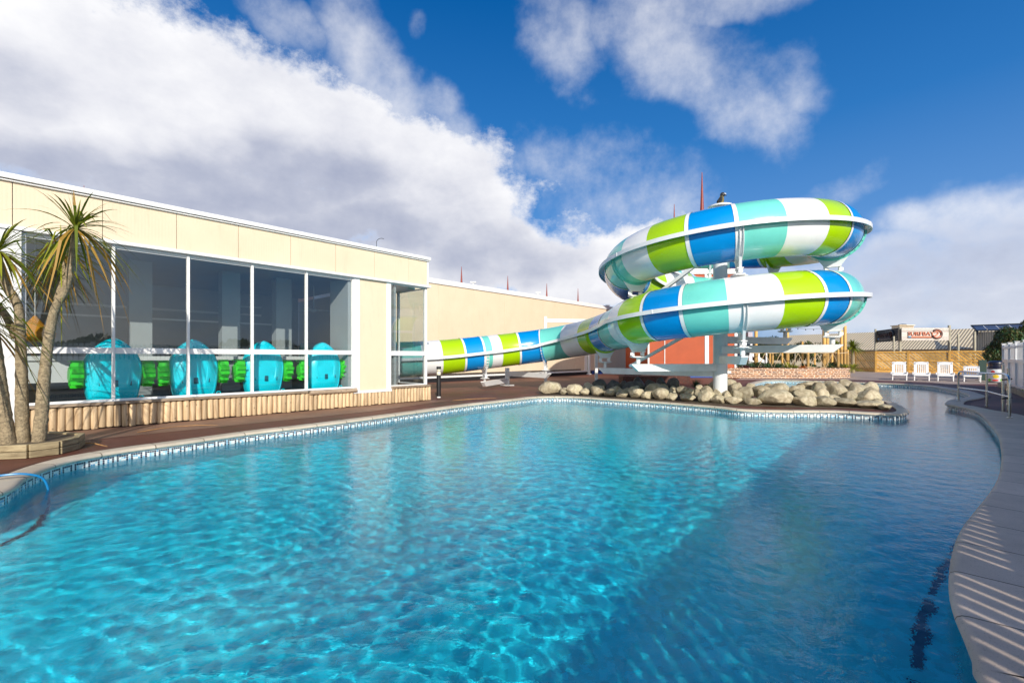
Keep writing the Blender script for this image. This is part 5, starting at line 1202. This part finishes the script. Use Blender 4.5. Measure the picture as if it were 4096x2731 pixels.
for px, top, Z, w_, lab in ((3502, 1316, 49.8, 8, 'leftmost grey post carrying the dark sign'), (3600, 1307, 45.3, 11, 'grey post between the dark and pale signs'), (3797, 1301, 45.2, 11, 'grey post at the right end of the pale sign'), (3575, 1345, 41, 8, 'short grey post in front of the dark sign'), (3833, 1336, 43, 9, 'shorter lone grey post right of the pale sign'), (3899, 1325, 43, 9, 'pale grey post under the solar panels')):
    post(px, top, w_, Z, lab, False, 'greypost', 0, 'grey_post', 'grey weathered posts beyond the fence')
# planting beyond the fence
shrub('hill_shrub', P(3060, 1425, 46) * Vector((1, 1, 0)), 3.6, 3, 3.0, 5200, .16, [M['shrub_olive'], M['shrub']], 'olive brown bushy mound seen left of the middle posts', seed=3)
shrub('hill_shrub', P(3160, 1425, 47) * Vector((1, 1, 0)), 3.0, 3, 2.9, 4200, .16, [M['shrub'], M['shrub_olive']], 'green bushy mound in front of the far cream gable', seed=4)
shrub('garden_bush', (27.7, 25.2, .0), 1.2, 1.2, 2.7, 12000, .11, [M['shrub'], M['shrub_olive'], M['plant_g']], 'large dark leafy bush rising behind the white picket fence', seed=5)
shrub('garden_bush', (30.2, 25.8, .0), 1.4, 1.3, 3.3, 9000, .12, [M['shrub'], M['shrub_olive']], 'taller bush at the right edge of the picture behind the white fence', seed=6)
def yucca(px, py, Z, label, n=150, L0=1.0):
    c = P(px, py, Z); e = empty('yucca', (c.x, c.y, 0), label, 'yucca palm'); m = MW(); m.tube([(c.x, c.y, 0), (c.x, c.y, c.z)], [.14, .10], 8); m.build('trunk', M['bark'], e, smooth=True); random.seed(int(px)); m = MW(); blades(m, c, n, L0, .09, droop=.35, elev=(-30, 85)); m.build('crown', [M['palm']], e, recalc=False)
yucca(3412, 1388, 36, 'round headed yucca palm right of the pole cluster'); yucca(3348, 1385, 37, 'yucca palm mostly hidden behind the pole cluster', 110, .8)
# ------------------------------------------------------------------ boulders
def ico(sub=3):
    bm = bmesh.new(); bmesh.ops.create_icosphere(bm, subdivisions=sub, radius=1); v = [x.co.copy() for x in bm.verts]; f = [tuple(q.index for q in x.verts) for x in bm.faces]; bm.free(); return v, f
IV, IF_ = ico(4)
def boulder(c, rx, ry, rz, seed, mat, label):
    off = Vector((seed * 3.1, seed * 1.7, seed * .9)); me = bpy.data.meshes.new('boulder'); vs = []
    rng = random.Random(seed); planes = []
    for _ in range(14):
        d = Vector((rng.gauss(0, 1), rng.gauss(0, 1), rng.gauss(0, 1))).normalized(); planes.append((d, rng.uniform(.62, .88)))
    cr = Vector((rng.gauss(0, 1), rng.gauss(0, 1), rng.gauss(0, .5))).normalized()
    for v in IV:
        r = 1 + .16 * mnoise.noise(v * 1.1 + off) + .07 * mnoise.noise(v * 2.7 + off) + .04 * mnoise.noise(v * 6 + off) + .02 * mnoise.noise(v * 14 + off)
        p = v * r
        for d, h in planes:
            q = p.dot(d)
            if q > h: p = p - d * (q - h) * .85
        k = abs(p.dot(cr) - .22); r2 = -.07 * math.exp(-(k / .07) ** 2); p = p * (1 + r2)
        p = Vector((p.x * rx * 1.10, p.y * ry * 1.12, p.z * rz * 1.24)); 
        if p.z < -rz * .85: p.z = -rz * .85 + (p.z + rz * .85) * .3
        vs.append(p)
    me.from_pydata(vs, [], IF_); me.polygons.foreach_set('use_smooth', [True] * len(IF_)); me.materials.append(mat); me.update()
    o = bpy.data.objects.new('boulder', me); col.objects.link(o); o.location = c; o.rotation_euler = (0, 0, rng.uniform(-.3, .3)); return tag(o, label, 'boulder', 'boulders piled on the pool peninsula')
ybase = [(2100, 1576), (2170, 1577), (2400, 1585), (2700, 1604), (2900, 1617), (3100, 1624), (3400, 1630), (3540, 1640), (3600, 1640)]
def yb_at(x):
    for (a, ya), (b, yb_) in zip(ybase[:-1], ybase[1:]):
        if x <= b: return ya + (yb_ - ya) * (x - a) / (b - a)
    return ybase[-1][1]
A_ = lambda x, y: (2100 + x * .34014, 1430 + y * .34014, .34014)
B_ = lambda x, y: (2850 + x * .3189, 1200 + y * .3189, .3189)
rk = []
for x, y, w_, h in ((310, 432, 255, 145), (452, 432, 90, 66), (580, 437, 190, 120), (700, 440, 115, 80), (865, 450, 190, 125), (997, 455, 145, 90), (1145, 462, 150, 80), (1305, 467, 165, 125), (1430, 478, 140, 90), (1602, 492, 195, 125), (1725, 497, 155, 80), (1910, 512, 205, 85), (2128, 522, 185, 130)): rk.append((A_, x, y, w_, h, 0))
for x, y, w_, h in ((75, 1292, 175, 105), (260, 1315, 225, 105), (497, 1328, 220, 98), (788, 1338, 430, 200), (1150, 1328, 295, 122), (1405, 1332, 235, 122), (1670, 1338, 275, 115), (1945, 1368, 295, 108), (2165, 1372, 135, 72)): rk.append((B_, x, y, w_, h, 0))
for x, y, w_, h, r_ in ((740, 400, 135, 92, 1), (462, 400, 90, 45, 1), (1058, 395, 180, 60, 1), (1215, 420, 130, 70, 1), (1545, 400, 290, 86, 1), (1740, 420, 120, 76, 1), (1850, 395, 150, 68, 1), (1940, 430, 130, 75, 1), (2035, 460, 120, 85, 1), (2150, 420, 150, 80, 1), (2255, 450, 110, 70, 1), (2240, 370, 150, 85, 2), (2045, 380, 100, 60, 2), (1300, 390, 120, 60, 1), (1625, 372, 110, 55, 2)): rk.append((A_, x, y, w_, h, r_))
for x, y, w_, h, r_ in ((170, 1230, 130, 90, 1), (285, 1150, 210, 115, 2), (180, 1090, 190, 110, 3), (30, 1120, 130, 110, 2), (300, 1205, 150, 90, 1), (420, 1225, 200, 125, 1), (620, 1175, 225, 100, 2), (480, 1110, 140, 60, 3), (830, 1150, 260, 95, 2), (1040, 1140, 190, 75, 2), (1165, 1215, 250, 110, 1), (1360, 1215, 190, 100, 1), (1550, 1215, 270, 175, 2), (1500, 1290, 170, 110, 1), (1720, 1275, 205, 125, 1), (1945, 1290, 250, 150, 1), (1230, 1105, 270, 95, 3), (1330, 1120, 160, 80, 2), (1460, 1085, 165, 75, 3), (1670, 1085, 190, 85, 3), (1790, 1195, 235, 150, 2), (1950, 1130, 190, 100, 3), (1990, 1210, 130, 120, 2), (2070, 1320, 110, 80, 1), (1110, 1110, 120, 60, 3), (700, 1105, 140, 50, 3)): rk.append((B_, x, y, w_, h, r_))
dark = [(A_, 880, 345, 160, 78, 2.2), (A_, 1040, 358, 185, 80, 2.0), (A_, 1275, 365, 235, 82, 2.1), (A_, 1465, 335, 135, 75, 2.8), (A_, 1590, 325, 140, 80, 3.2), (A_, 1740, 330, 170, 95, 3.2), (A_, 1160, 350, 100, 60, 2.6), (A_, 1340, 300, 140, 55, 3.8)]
ordn = ['leftmost', 'second', 'third', 'fourth', 'fifth', 'sixth', 'seventh', 'eighth', 'ninth', 'tenth', 'eleventh', 'twelfth', 'thirteenth', 'fourteenth', 'fifteenth', 'sixteenth', 'seventeenth', 'eighteenth', 'nineteenth', 'twentieth', 'twenty first', 'twenty second', 'twenty third', 'twenty fourth', 'twenty fifth', 'twenty sixth', 'twenty seventh', 'twenty eighth']
rows = {}
for f, x, y, w_, h, r_ in rk + dark:
    px, py, k = f(x, y); rows.setdefault(('dark' if (f, x, y, w_, h, r_) in dark else r_), []).append((px, py, w_ * k, h * k, r_))
desc = {0: 'pale boulder of the front row at the pool edge', 1: 'tan boulder of the second row up', 2: 'tan boulder near the top of the pile', 3: 'mossy boulder on the back crest of the pile', 'dark': 'dark grey boulder behind the pale row'}
seed = 1
for key, lst in rows.items():
    lst.sort(); mxw = max(l[2] for l in lst)
    for i, (px, py, w_, h, r_) in enumerate(lst):
        Zf = CAMZ * F / (yb_at(px) - HY); Zb = Zf if r_ == 0 else Zf + .15 + .42 * r_
        ry_f = .42; wx = w_ / F * Zb; hz = h / F * Zb; Zc = Zb + min(wx, .7) * .38
        wx, hz = w_ / F * Zc, h / F * Zc; zt_ = CAMZ - (py - h - HY) / F * Zc; zb_ = 0.0 if r_ == 0 else max(0, CAMZ - (py - HY) / F * Zc - .12)
        if key == 'dark': zb_ = 0
        q = 'largest front boulder, rounded and pale, at the middle of the pool edge' if (key == 0 and w_ == mxw) else ordn[i] + ' from the left, ' + desc[key] if i else 'leftmost ' + desc[key]
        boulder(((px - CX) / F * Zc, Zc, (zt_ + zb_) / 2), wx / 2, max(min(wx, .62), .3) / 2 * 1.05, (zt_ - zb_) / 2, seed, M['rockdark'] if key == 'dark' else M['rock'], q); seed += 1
# low rubble and soil bed under the pile
m = MB(); bp_ = [G(2150, 1580), G(2400, 1590), G(2700, 1608), G(2900, 1622), G(3100, 1628), G(3400, 1634), G(3540, 1640), (10.0, 12.3), (9.3, 13.3), (8.2, 14.0), (6.5, 14.2), (4.5, 15.6), (2.5, 17), (1.2, 16.5)]
m.add([(x, y, .006) for x, y in bp_], [tuple(range(len(bp_)))]); o = m.build('rubble_bed', M['soil'], recalc=False); tag(o, kind='structure')
tuft((*G(2786, 1560), .05), 120, .62, .03, M['plant_g'], 'tuft of long green grass between the boulders and the pole', 'grass_tuft', elev=(25, 88), droop=.35)
tuft((*G(2837, 1563), .15), 36, .34, .10, M['plant_y'], 'yellow green leafy weed at the left foot of the pole', 'leafy_weed', elev=(10, 70))
# ------------------------------------------------------------------ timber planter with cabbage palms
pl = [(-5.98, 5.63), (-5.83, 5.85), (-5.90, 6.15), (-6.1, 6.45), (-6.75, 6.6), (-7.3, 6.3), (-7.4, 5.75), (-6.95, 5.45), (-6.26, 5.56)]
pe = empty('timber_planter', (-6.5, 6.0, 0), 'low octagonal timber sleeper planter at the foot of the palms', 'planter')
for i in range(len(pl)):
    a, b = Vector((*pl[i], 0)), Vector((*pl[(i + 1) % len(pl)], 0)); m = MW()
    for z in (.045, .132): m.bar(a + Vector((0, 0, z)), b + Vector((0, 0, z)), .075, .082)
    m.build('sleeper', M['sleeper'], pe, bevel=.008)
m = MW(); m.add([(x, y, .15) for x, y in pl], [tuple(range(len(pl)))]); m.build('soil', M['soil'], pe, recalc=False)
def palm_crown(m, c, n, L0, seed, aim=Vector((0, 0, 1)), up_n=.35):
    random.seed(seed); c = Vector(c)
    for i in range(n):
        a = random.uniform(0, 6.283); q = i / n; e = R(78 - 122 * q ** 1.05 + random.uniform(-18, 18)); Lb = L0 * random.uniform(.6, 1.12) * (.72 if e > 1.1 else 1); dr = .18 + .35 * abs(math.cos(e)) + (.1 if e < 0 else 0)
        d = Vector((math.cos(a) * math.cos(e), math.sin(a) * math.cos(e), math.sin(e))); d = (d + (aim - Vector((0, 0, 1))) * .6).normalized()
        s_ = d.cross(Vector((0, 0, 1))); s_ = s_.normalized() if s_.length > .02 else Vector((1, 0, 0)); fold = random.uniform(-.3, .3); s_ = (s_ + Vector((0, 0, fold))).normalized(); w_ = random.uniform(.018, .036); K = 6; vs = []; kink = random.random() < .18
        for k in range(K + 1):
            t = k / K; p = c + d * (Lb * t + .02) + Vector((0, 0, -dr * Lb * t * t * (2.0 if kink and t > .6 else 1))); ww = w_ * (.7 + .6 * t if t < .5 else (1 - t) ** .8 * 1.74); vs += [p - s_ * ww / 2, p + s_ * ww / 2]
        m.add(vs, [(2 * k, 2 * k + 1, 2 * k + 3, 2 * k + 2) for k in range(K)], 1 if (q > .72 and random.random() < .5) or random.random() < .06 else 0)
def palm(pxs, Z0, rad, crowns, label, seed):
    pts_ = [P(x, y, Z) for x, y, Z in pxs]; e = empty('cabbage_palm', (pts_[0].x, pts_[0].y, .12), label, 'palm tree', 'cabbage palms growing in the timber planter')
    cr = [np.array(p) for p in pts_]; sm = [tuple(p) for p in crom(cr, .05, closed=False)]; n = len(sm); rr = [rad[0] + (rad[1] - rad[0]) * (i / n) ** .8 for i in range(n)]
    random.seed(seed); m = MW(); m.tube(sm, [r * random.uniform(.955, 1.045) for r in rr], 20, jit=.05); m.build('trunk', M['bark'], e, smooth='all')
    for (x, y, Z, n, L0, br) in crowns:
        c = P(x, y, Z)
        if br:
            m = MW(); q = [P(*b_) for b_ in br] + [c]; q = [tuple(p) for p in crom([np.array(p) for p in q], .05, closed=False)]; k = len(q); m.tube(q, [.042 - .014 * i / k for i in range(k)], 14, jit=.05); m.build('branch', M['bark'], e, smooth='all')
        m = MW(); palm_crown(m, c, n, L0, seed * 7 + int(x)); m.build('crown', [M['palm'], M['palm_old']], e, recalc=False)
palm([(153, 1785, 5.95), (165, 1680, 5.95), (173, 1559, 5.96), (185, 1440, 5.98), (199, 1330, 6.0), (224, 1227, 6.0), (262, 1160, 6.0), (283, 1071, 6.0), (302, 925, 6.0)], 0, (.077, .034), [(303, 915, 6.0, 105, .84, None), (243, 1010, 6.35, 80, .70, [(215, 1260, 6.02), (235, 1180, 6.15), (262, 1090, 6.3)])], 'right hand cabbage palm with forked trunk, tallest crown against the cream fascia', 3)
palm([(92, 1790, 5.9), (89, 1680, 5.9), (87, 1559, 5.88), (85, 1440, 5.86), (80, 1320, 5.85), (72, 1225, 5.85), (40, 1165, 5.83), (8, 1105, 5.8), (-8, 1015, 5.8)], 0, (.076, .037), [(-8, 1005, 5.8, 115, .84, None), (-110, 1130, 6.0, 70, .7, [(62, 1350, 5.86), (20, 1260, 5.9), (-50, 1190, 5.95)])], 'middle cabbage palm with a straight trunk curving left at the top', 5)
palm([(38, 1790, 5.8), (22, 1690, 5.78), (8, 1580, 5.75), (-8, 1460, 5.7), (-30, 1300, 5.65), (-60, 1150, 5.6)], 0, (.078, .046), [(-62, 1290, 5.6, 70, .75, None)], 'leftmost cabbage palm leaning out of the picture', 8)
tuft((-6.45, 5.8, .15), 30, .12, .02, M['plant_y'], 'small green weeds on the soil between the palm trunks', 'ground_weed')
# fallen leaf strips on the deck
def leafstrip(a, b, label, w_=.018, z=.012):
    A, B = Vector((*G(*a), z)), Vector((*G(*b), z)); m = MB(); mid = (A + B) / 2 + Vector((.02, .03, .01)); pts_ = [A, A.lerp(mid, .5), mid, mid.lerp(B, .5), B]; pts_ = [tuple(p - A) for p in pts_]; m.tube(pts_, [.004, w_ / 2, w_ / 2, w_ / 2.5, .003], 6); o = m.build('fallen_leaf', M['drystick'], smooth=True); o.location = A; tag(o, label, 'fallen leaf', 'dry leaf strips on the deck')
leafstrip((303, 1773), (430, 1789), 'short dry leaf strip beside the planter at the pool edge'); leafstrip((549, 1731), (700, 1709), 'long dry leaf strip along the log plinth', .016); leafstrip((700, 1708), (870, 1703), 'thin dry leaf strip further along the concrete apron', .012)
leafstrip((1810, 1603), (1985, 1593), 'pale thin strip lying on the deck near the bollard lamp', .02)
# blue hose over the pool edge
m = MB(); h0 = Vector((-5.6, 4.2, .02)); hp = [(-6.3, 4.05, .02), (-5.7, 4.25, .02), (-5.25, 4.42, .05), (-5.02, 4.5, .085), (-4.9, 4.58, .075), (-4.82, 4.66, .02), (-4.80, 4.70, -.08), (-4.80, 4.72, -.35), (-4.7, 4.6, -.8), (-4.5, 4.3, -1.25)]
m.tube([tuple(p - np.array(h0)) for p in crom(hp, .04, closed=False)], .011, 10); o = m.build('hose', M['hose'], smooth=True); o.location = h0; tag(o, 'thin blue hose running over the coping into the water at the left', 'hose')
# ------------------------------------------------------------------ white picket fence
NF = 2.45; f0, f1 = -9.0, 28.0
wf_ = empty('picket_fence', U * f1 + NV * NF, 'white close boarded picket fence with narrow gaps along the right side of the pool', 'picket fence', rz=math.atan2(U.y, U.x))
def FP(s, d, z): return U * s + NV * (NF + d) + Vector((0, 0, z))
m = MW(); s = f0; random.seed(9)
while s < f1:
    m.bar(FP(s, 0, 1.16), FP(s, 0, 1.76 + random.uniform(-.006, .006)), .110, .010, up=NV); m.bar(FP(s, 0, .12), FP(s, 0, 1.16), .146, .016, up=NV); s += .15
m.build('boards', M['white_pvc'], wf_)
m = MW()
for z, h in ((.2, .1), (1.10, .12), (1.62, .09)): m.bar(FP(f0, -.03, z), FP(f1, -.03, z), .035, h)
m.build('rail', M['white_pvc'], wf_, bevel=.004)
s = f1
while s > 2:
    m = MW(); m.bar(FP(s, .0, .0), FP(s, .0, 1.80), .11, .11, up=NV); m.bar(FP(s, 0, 1.80), FP(s, 0, 1.82), .15, .15, up=NV); m.build('post', M['white_pvc'], wf_, bevel=.006); s -= 1.85
m = MW(); m.bar(FP(f0, -.16, .09), FP(f1, -.16, .09), .05, .18); m.build('bed_edging', M['greypost'], wf_)
m = MB(); random.seed(5)
for k in range(60): s = random.uniform(9, 27); p = FP(s, -.08, .1) - FP(18, -.08, 0); blades(m, p, 12, .22, .02, mi=0)
o = m.build('fence_foot_weeds', M['plant_y'], recalc=False); o.location = FP(18, -.08, 0); tag(o, kind='stuff', label='sparse yellow green weeds along the foot of the white fence', cat='weeds')
# hedge beyond the fence, seen in the window reflections
random.seed(31); m = MB()
for k in range(9000):
    s = random.uniform(-22, 19); t = random.random(); p = FP(s, 4.2 + 2 * random.random(), 0) - FP(0, 5, 0); hh = 1.75 + .35 * math.sin(s * .8) + .25 * math.sin(s * 2.3 + 1); p.z = hh * (1 - t * t); q = Vector((random.gauss(0, 1), random.gauss(0, 1), random.gauss(0, 1))).normalized(); a = q.cross(Vector((0, 0, 1))).normalized(); b = q.cross(a); m.add([p - a * .12, p - b * .2, p + a * .12, p + b * .2], [(0, 1, 2, 3)])
o = m.build('hedge', M['shrub'], recalc=False); o.location = FP(0, 5, 0); tag(o, 'long dark hedge beyond the white fence, mirrored in the windows', 'hedge', kind='stuff')
# ------------------------------------------------------------------ stainless handrail
hr = empty('handrail', (*G(3834, 1607), 0), 'stainless steel handrail with two rails at the pool corner', 'handrail')
gA, gB, gC, gD = [Vector((*G(*q), 0)) for q in ((3834, 1607), (3947, 1628), (4038, 1677), (4020, 1650))]
zA = CAMZ - (1487 - HY) / F * gA.y; zC = CAMZ - (1505 - HY) / F * gC.y; zB = CAMZ - (1493 - HY) / F * gB.y
m = MW(); m.tube([tuple(p) for p in crom([(*gA.xy, 0), (*gA.xy, zA - .12), (*(gA.lerp(gB, .015).xy), zA - .03), (*(gA.lerp(gB, .07).xy), zA), (*gB.xy, zB + .0), (*(gB.lerp(gC, .86).xy), zC + .02), (*(gB.lerp(gC, .97).xy), zC - .03), (*gC.xy, zC - .12), (*gC.xy, 0)], .04, closed=False)], .022, 14); m.build('top_rail', M['steel'], hr, smooth='all')
m = MW(); m.tube([gA + Vector((0, 0, .40)), gB + Vector((0, 0, .40)), gB.lerp(gC, .55) + Vector((0, 0, .42)), gC + Vector((0, 0, .45))], .018, 12); m.build('mid_rail', M['steel'], hr, smooth=True)
for g_, h in ((gB, zB),): m = MW(); m.tube([g_, g_ + Vector((0, 0, h))], .022, 14); m.build('post', M['steel'], hr, smooth=40)
for g_ in (gA, gB, gC): m = MW(); m.lathe((g_.x, g_.y, 0), [(.05, .03), (.05, .045), (.024, .05)], 16); m.build('base_flange', M['steel'], hr)
gp = empty('gate_post', gD, 'pair of taller stainless gate posts with black hinge clamps behind the handrail', 'gate posts')
for dx in (-.045, .075): m = MW(); m.tube([gD + Vector((dx, 0, 0)), gD + Vector((dx, 0, 1.08 if dx < 0 else 1.0))], .024, 14); m.build('post', M['steel'], gp, smooth=40)
for z in (.32, .74): m = MW(); m.tube([gD + Vector((-.08, -.02, z)), gD + Vector((.13, -.02, z + .02))], .018, 8); m.build('clamp', M['black'], gp)
for z in (.18, .5, .85): m = MW(); m.lathe((gD.x + .075, gD.y, z), [(.03, -.03), (.034, 0), (.03, .03)], 12); m.build('collar', M['steel'], gp, smooth=True)
# ------------------------------------------------------------------ sun loungers
def lounger(px, py, low, label, first=None):
    X, Y = G(px, py); e = empty('sun_lounger', (X, Y + .05, 0), label, 'sun lounger', 'white plastic sun loungers by the far deck'); W_ = .64; sh = .30
    m = MB()
    for sx_ in (-1, 1): m.box((sx_ * (W_ / 2 - .02), .75, sh), (.05, 1.5, .075)); 
    m.box((0, .03, sh - .005), (W_, .07, .085)); m.box((0, 1.48, sh), (W_, .06, .07)); m.build('frame', M['white_pvc'], e, bevel=.018)
    m = MB()
    for k in range(9): m.box(((k - 4) * .064, .42, sh + .035), (.046, .75, .016))
    m.build('seat_slats', M['white_pvc'], e, bevel=.004)
    ang = R(36 if low else 62); Lb = .74; M_ = Matrix.Translation((0, .80, sh + .03)) @ Matrix.Rotation(ang, 4, 'X'); m = MB()
    for sx_ in (-1, 1): m.box((sx_ * (W_ / 2 - .065), Lb / 2, 0), (.085, Lb, .03), 0, M_)
    m.box((0, .03, 0), (W_ - .05, .08, .03), 0, M_); n = 12
    vs = []; 
    for z in (-.015, .015):
        vs += [(-(W_ / 2 - .025), Lb - .16, z)] + [(-(W_ / 2 - .025) * math.cos(math.pi * k / n), Lb - .12 + .13 * math.sin(math.pi * k / n) ** .6, z) for k in range(n + 1)] + [((W_ / 2 - .025), Lb - .16, z)]
    q = n + 3; m.add(vs, [tuple(range(q)), tuple(range(2 * q - 1, q - 1, -1))] + [(i, (i + 1) % q, q + (i + 1) % q, q + i) for i in range(q)], 0, M_)
    if low: m.box((0, Lb * .45, 0), (W_ - .1, .06, .03), 0, M_)
    for k in range(6): m.box(((k - 2.5) * .078, Lb / 2 - .05, 0), (.042, Lb - .14, .02), 0, M_)
    m.build('backrest', M['white_pvc'], e, bevel=.006)
    for sx_ in (-1, 1):
        m = MB(); m.box((sx_ * (W_ / 2 + .02), .82, sh + .12), (.05, .42, .035)); m.bar((sx_ * (W_ / 2 + .02), .65, sh), (sx_ * (W_ / 2 + .02), .65, sh + .12), .05, .05); m.bar((sx_ * (W_ / 2 + .02), 1.0, sh), (sx_ * (W_ / 2 + .02), 1.0, sh + .12), .05, .05); m.build('armrest', M['white_pvc'], e, bevel=.012)
    for sx_ in (-1, 1):
        for y in (.08, 1.3): m = MB(); m.tube([(sx_ * (W_ / 2 - .03), y, 0), (sx_ * (W_ / 2 - .035), y, sh - .02)], [.024, .036], 8); m.build('leg', M['white_pvc'], e)
    e.rotation_euler = (0, 0, -math.atan2(X, Y) * .97); return e
lounger(3601, 1521, 0, 'leftmost white sun lounger with upright back, partly in sun'); lounger(3690, 1523, 0, 'second white sun lounger from the left with upright back'); lounger(3786, 1525, 0, 'third white sun lounger with a sunny patch on its headrest'); lounger(3893, 1528, 1, 'rightmost white sun lounger with its back half lowered, behind the handrail')
# bin and green panel
X, Y = G(3983, 1530); be = empty('litter_bin', (X, Y, 0), 'round litter bin with dark domed hood and brightly wrapped body', 'litter bin')
m = MW(); m.lathe((X, Y, 0), [(.27, .02), (.30, .08), (.31, .62), (.30, .66)], 28); m.build('body', M['binlabel'], be, smooth=40)
m = MW(); m.lathe((X, Y, 0), [(.30, .66), (.315, .68), (.315, .74), (.28, .78), (.28, .92), (.30, .94), (.29, 1.0), (.2, 1.06), (.05, 1.08)], 28); m.build('hood', M['bin'], be, smooth=30)
m = MW(); m.lathe((X, Y, 0), [(.29, 0), (.29, .05)], 24); m.build('base', M['black'], be)
def patch(a0, a1, z0, z1, mat, nm, r_=.313):
    m = MW(); th0 = math.atan2(-Y, -X); n = 8; vs = []
    for k in range(n + 1):
        a = th0 + R(a0 + (a1 - a0) * k / n); h = math.sin(math.pi * k / n) ** .5; zc, zh = (z0 + z1) / 2, (z1 - z0) / 2 * h; vs += [(X + r_ * math.cos(a), Y + r_ * math.sin(a), zc - zh), (X + r_ * math.cos(a), Y + r_ * math.sin(a), zc + zh)]
    m.add(vs, [(2 * k, 2 * k + 2, 2 * k + 3, 2 * k + 1) for k in range(n)]); m.build(nm, mat, be, recalc=False)
patch(-20, 22, .22, .40, M['yellow'], 'yellow_patch'); patch(-32, -4, .46, .60, M['redp'], 'red_patch'); patch(-26, 20, .08, .17, M['redp'], 'red_patch', .308); patch(-60, -30, .06, .20, M['greenp'], 'green_patch', .307); patch(28, 64, .06, .22, M['greenp'], 'green_patch', .307)
X, Y = G(3930, 1521); m = MB(); m.box((0, 0, .55), (.42, .05, 1.1)); m.box((0, 0, .015), (.5, .3, .03)); o = m.build('green_panel', M['board_green'], bevel=.008); o.location = (X, Y, 0); tag(o, 'dark green upright panel between the last lounger and the bin', 'panel')
sc.cycles.use_denoising = True
sc.cycles.max_bounces = 10; sc.cycles.transparent_max_bounces = 16; sc.cycles.sample_clamp_indirect = 6
sl.cycles.is_caustics_light = True
WATER.cycles.is_caustics_caster = True
for n_ in ('pool_floor', 'pool_walls', 'pool_floor_line'): bpy.data.objects[n_].cycles.is_caustics_receiver = True
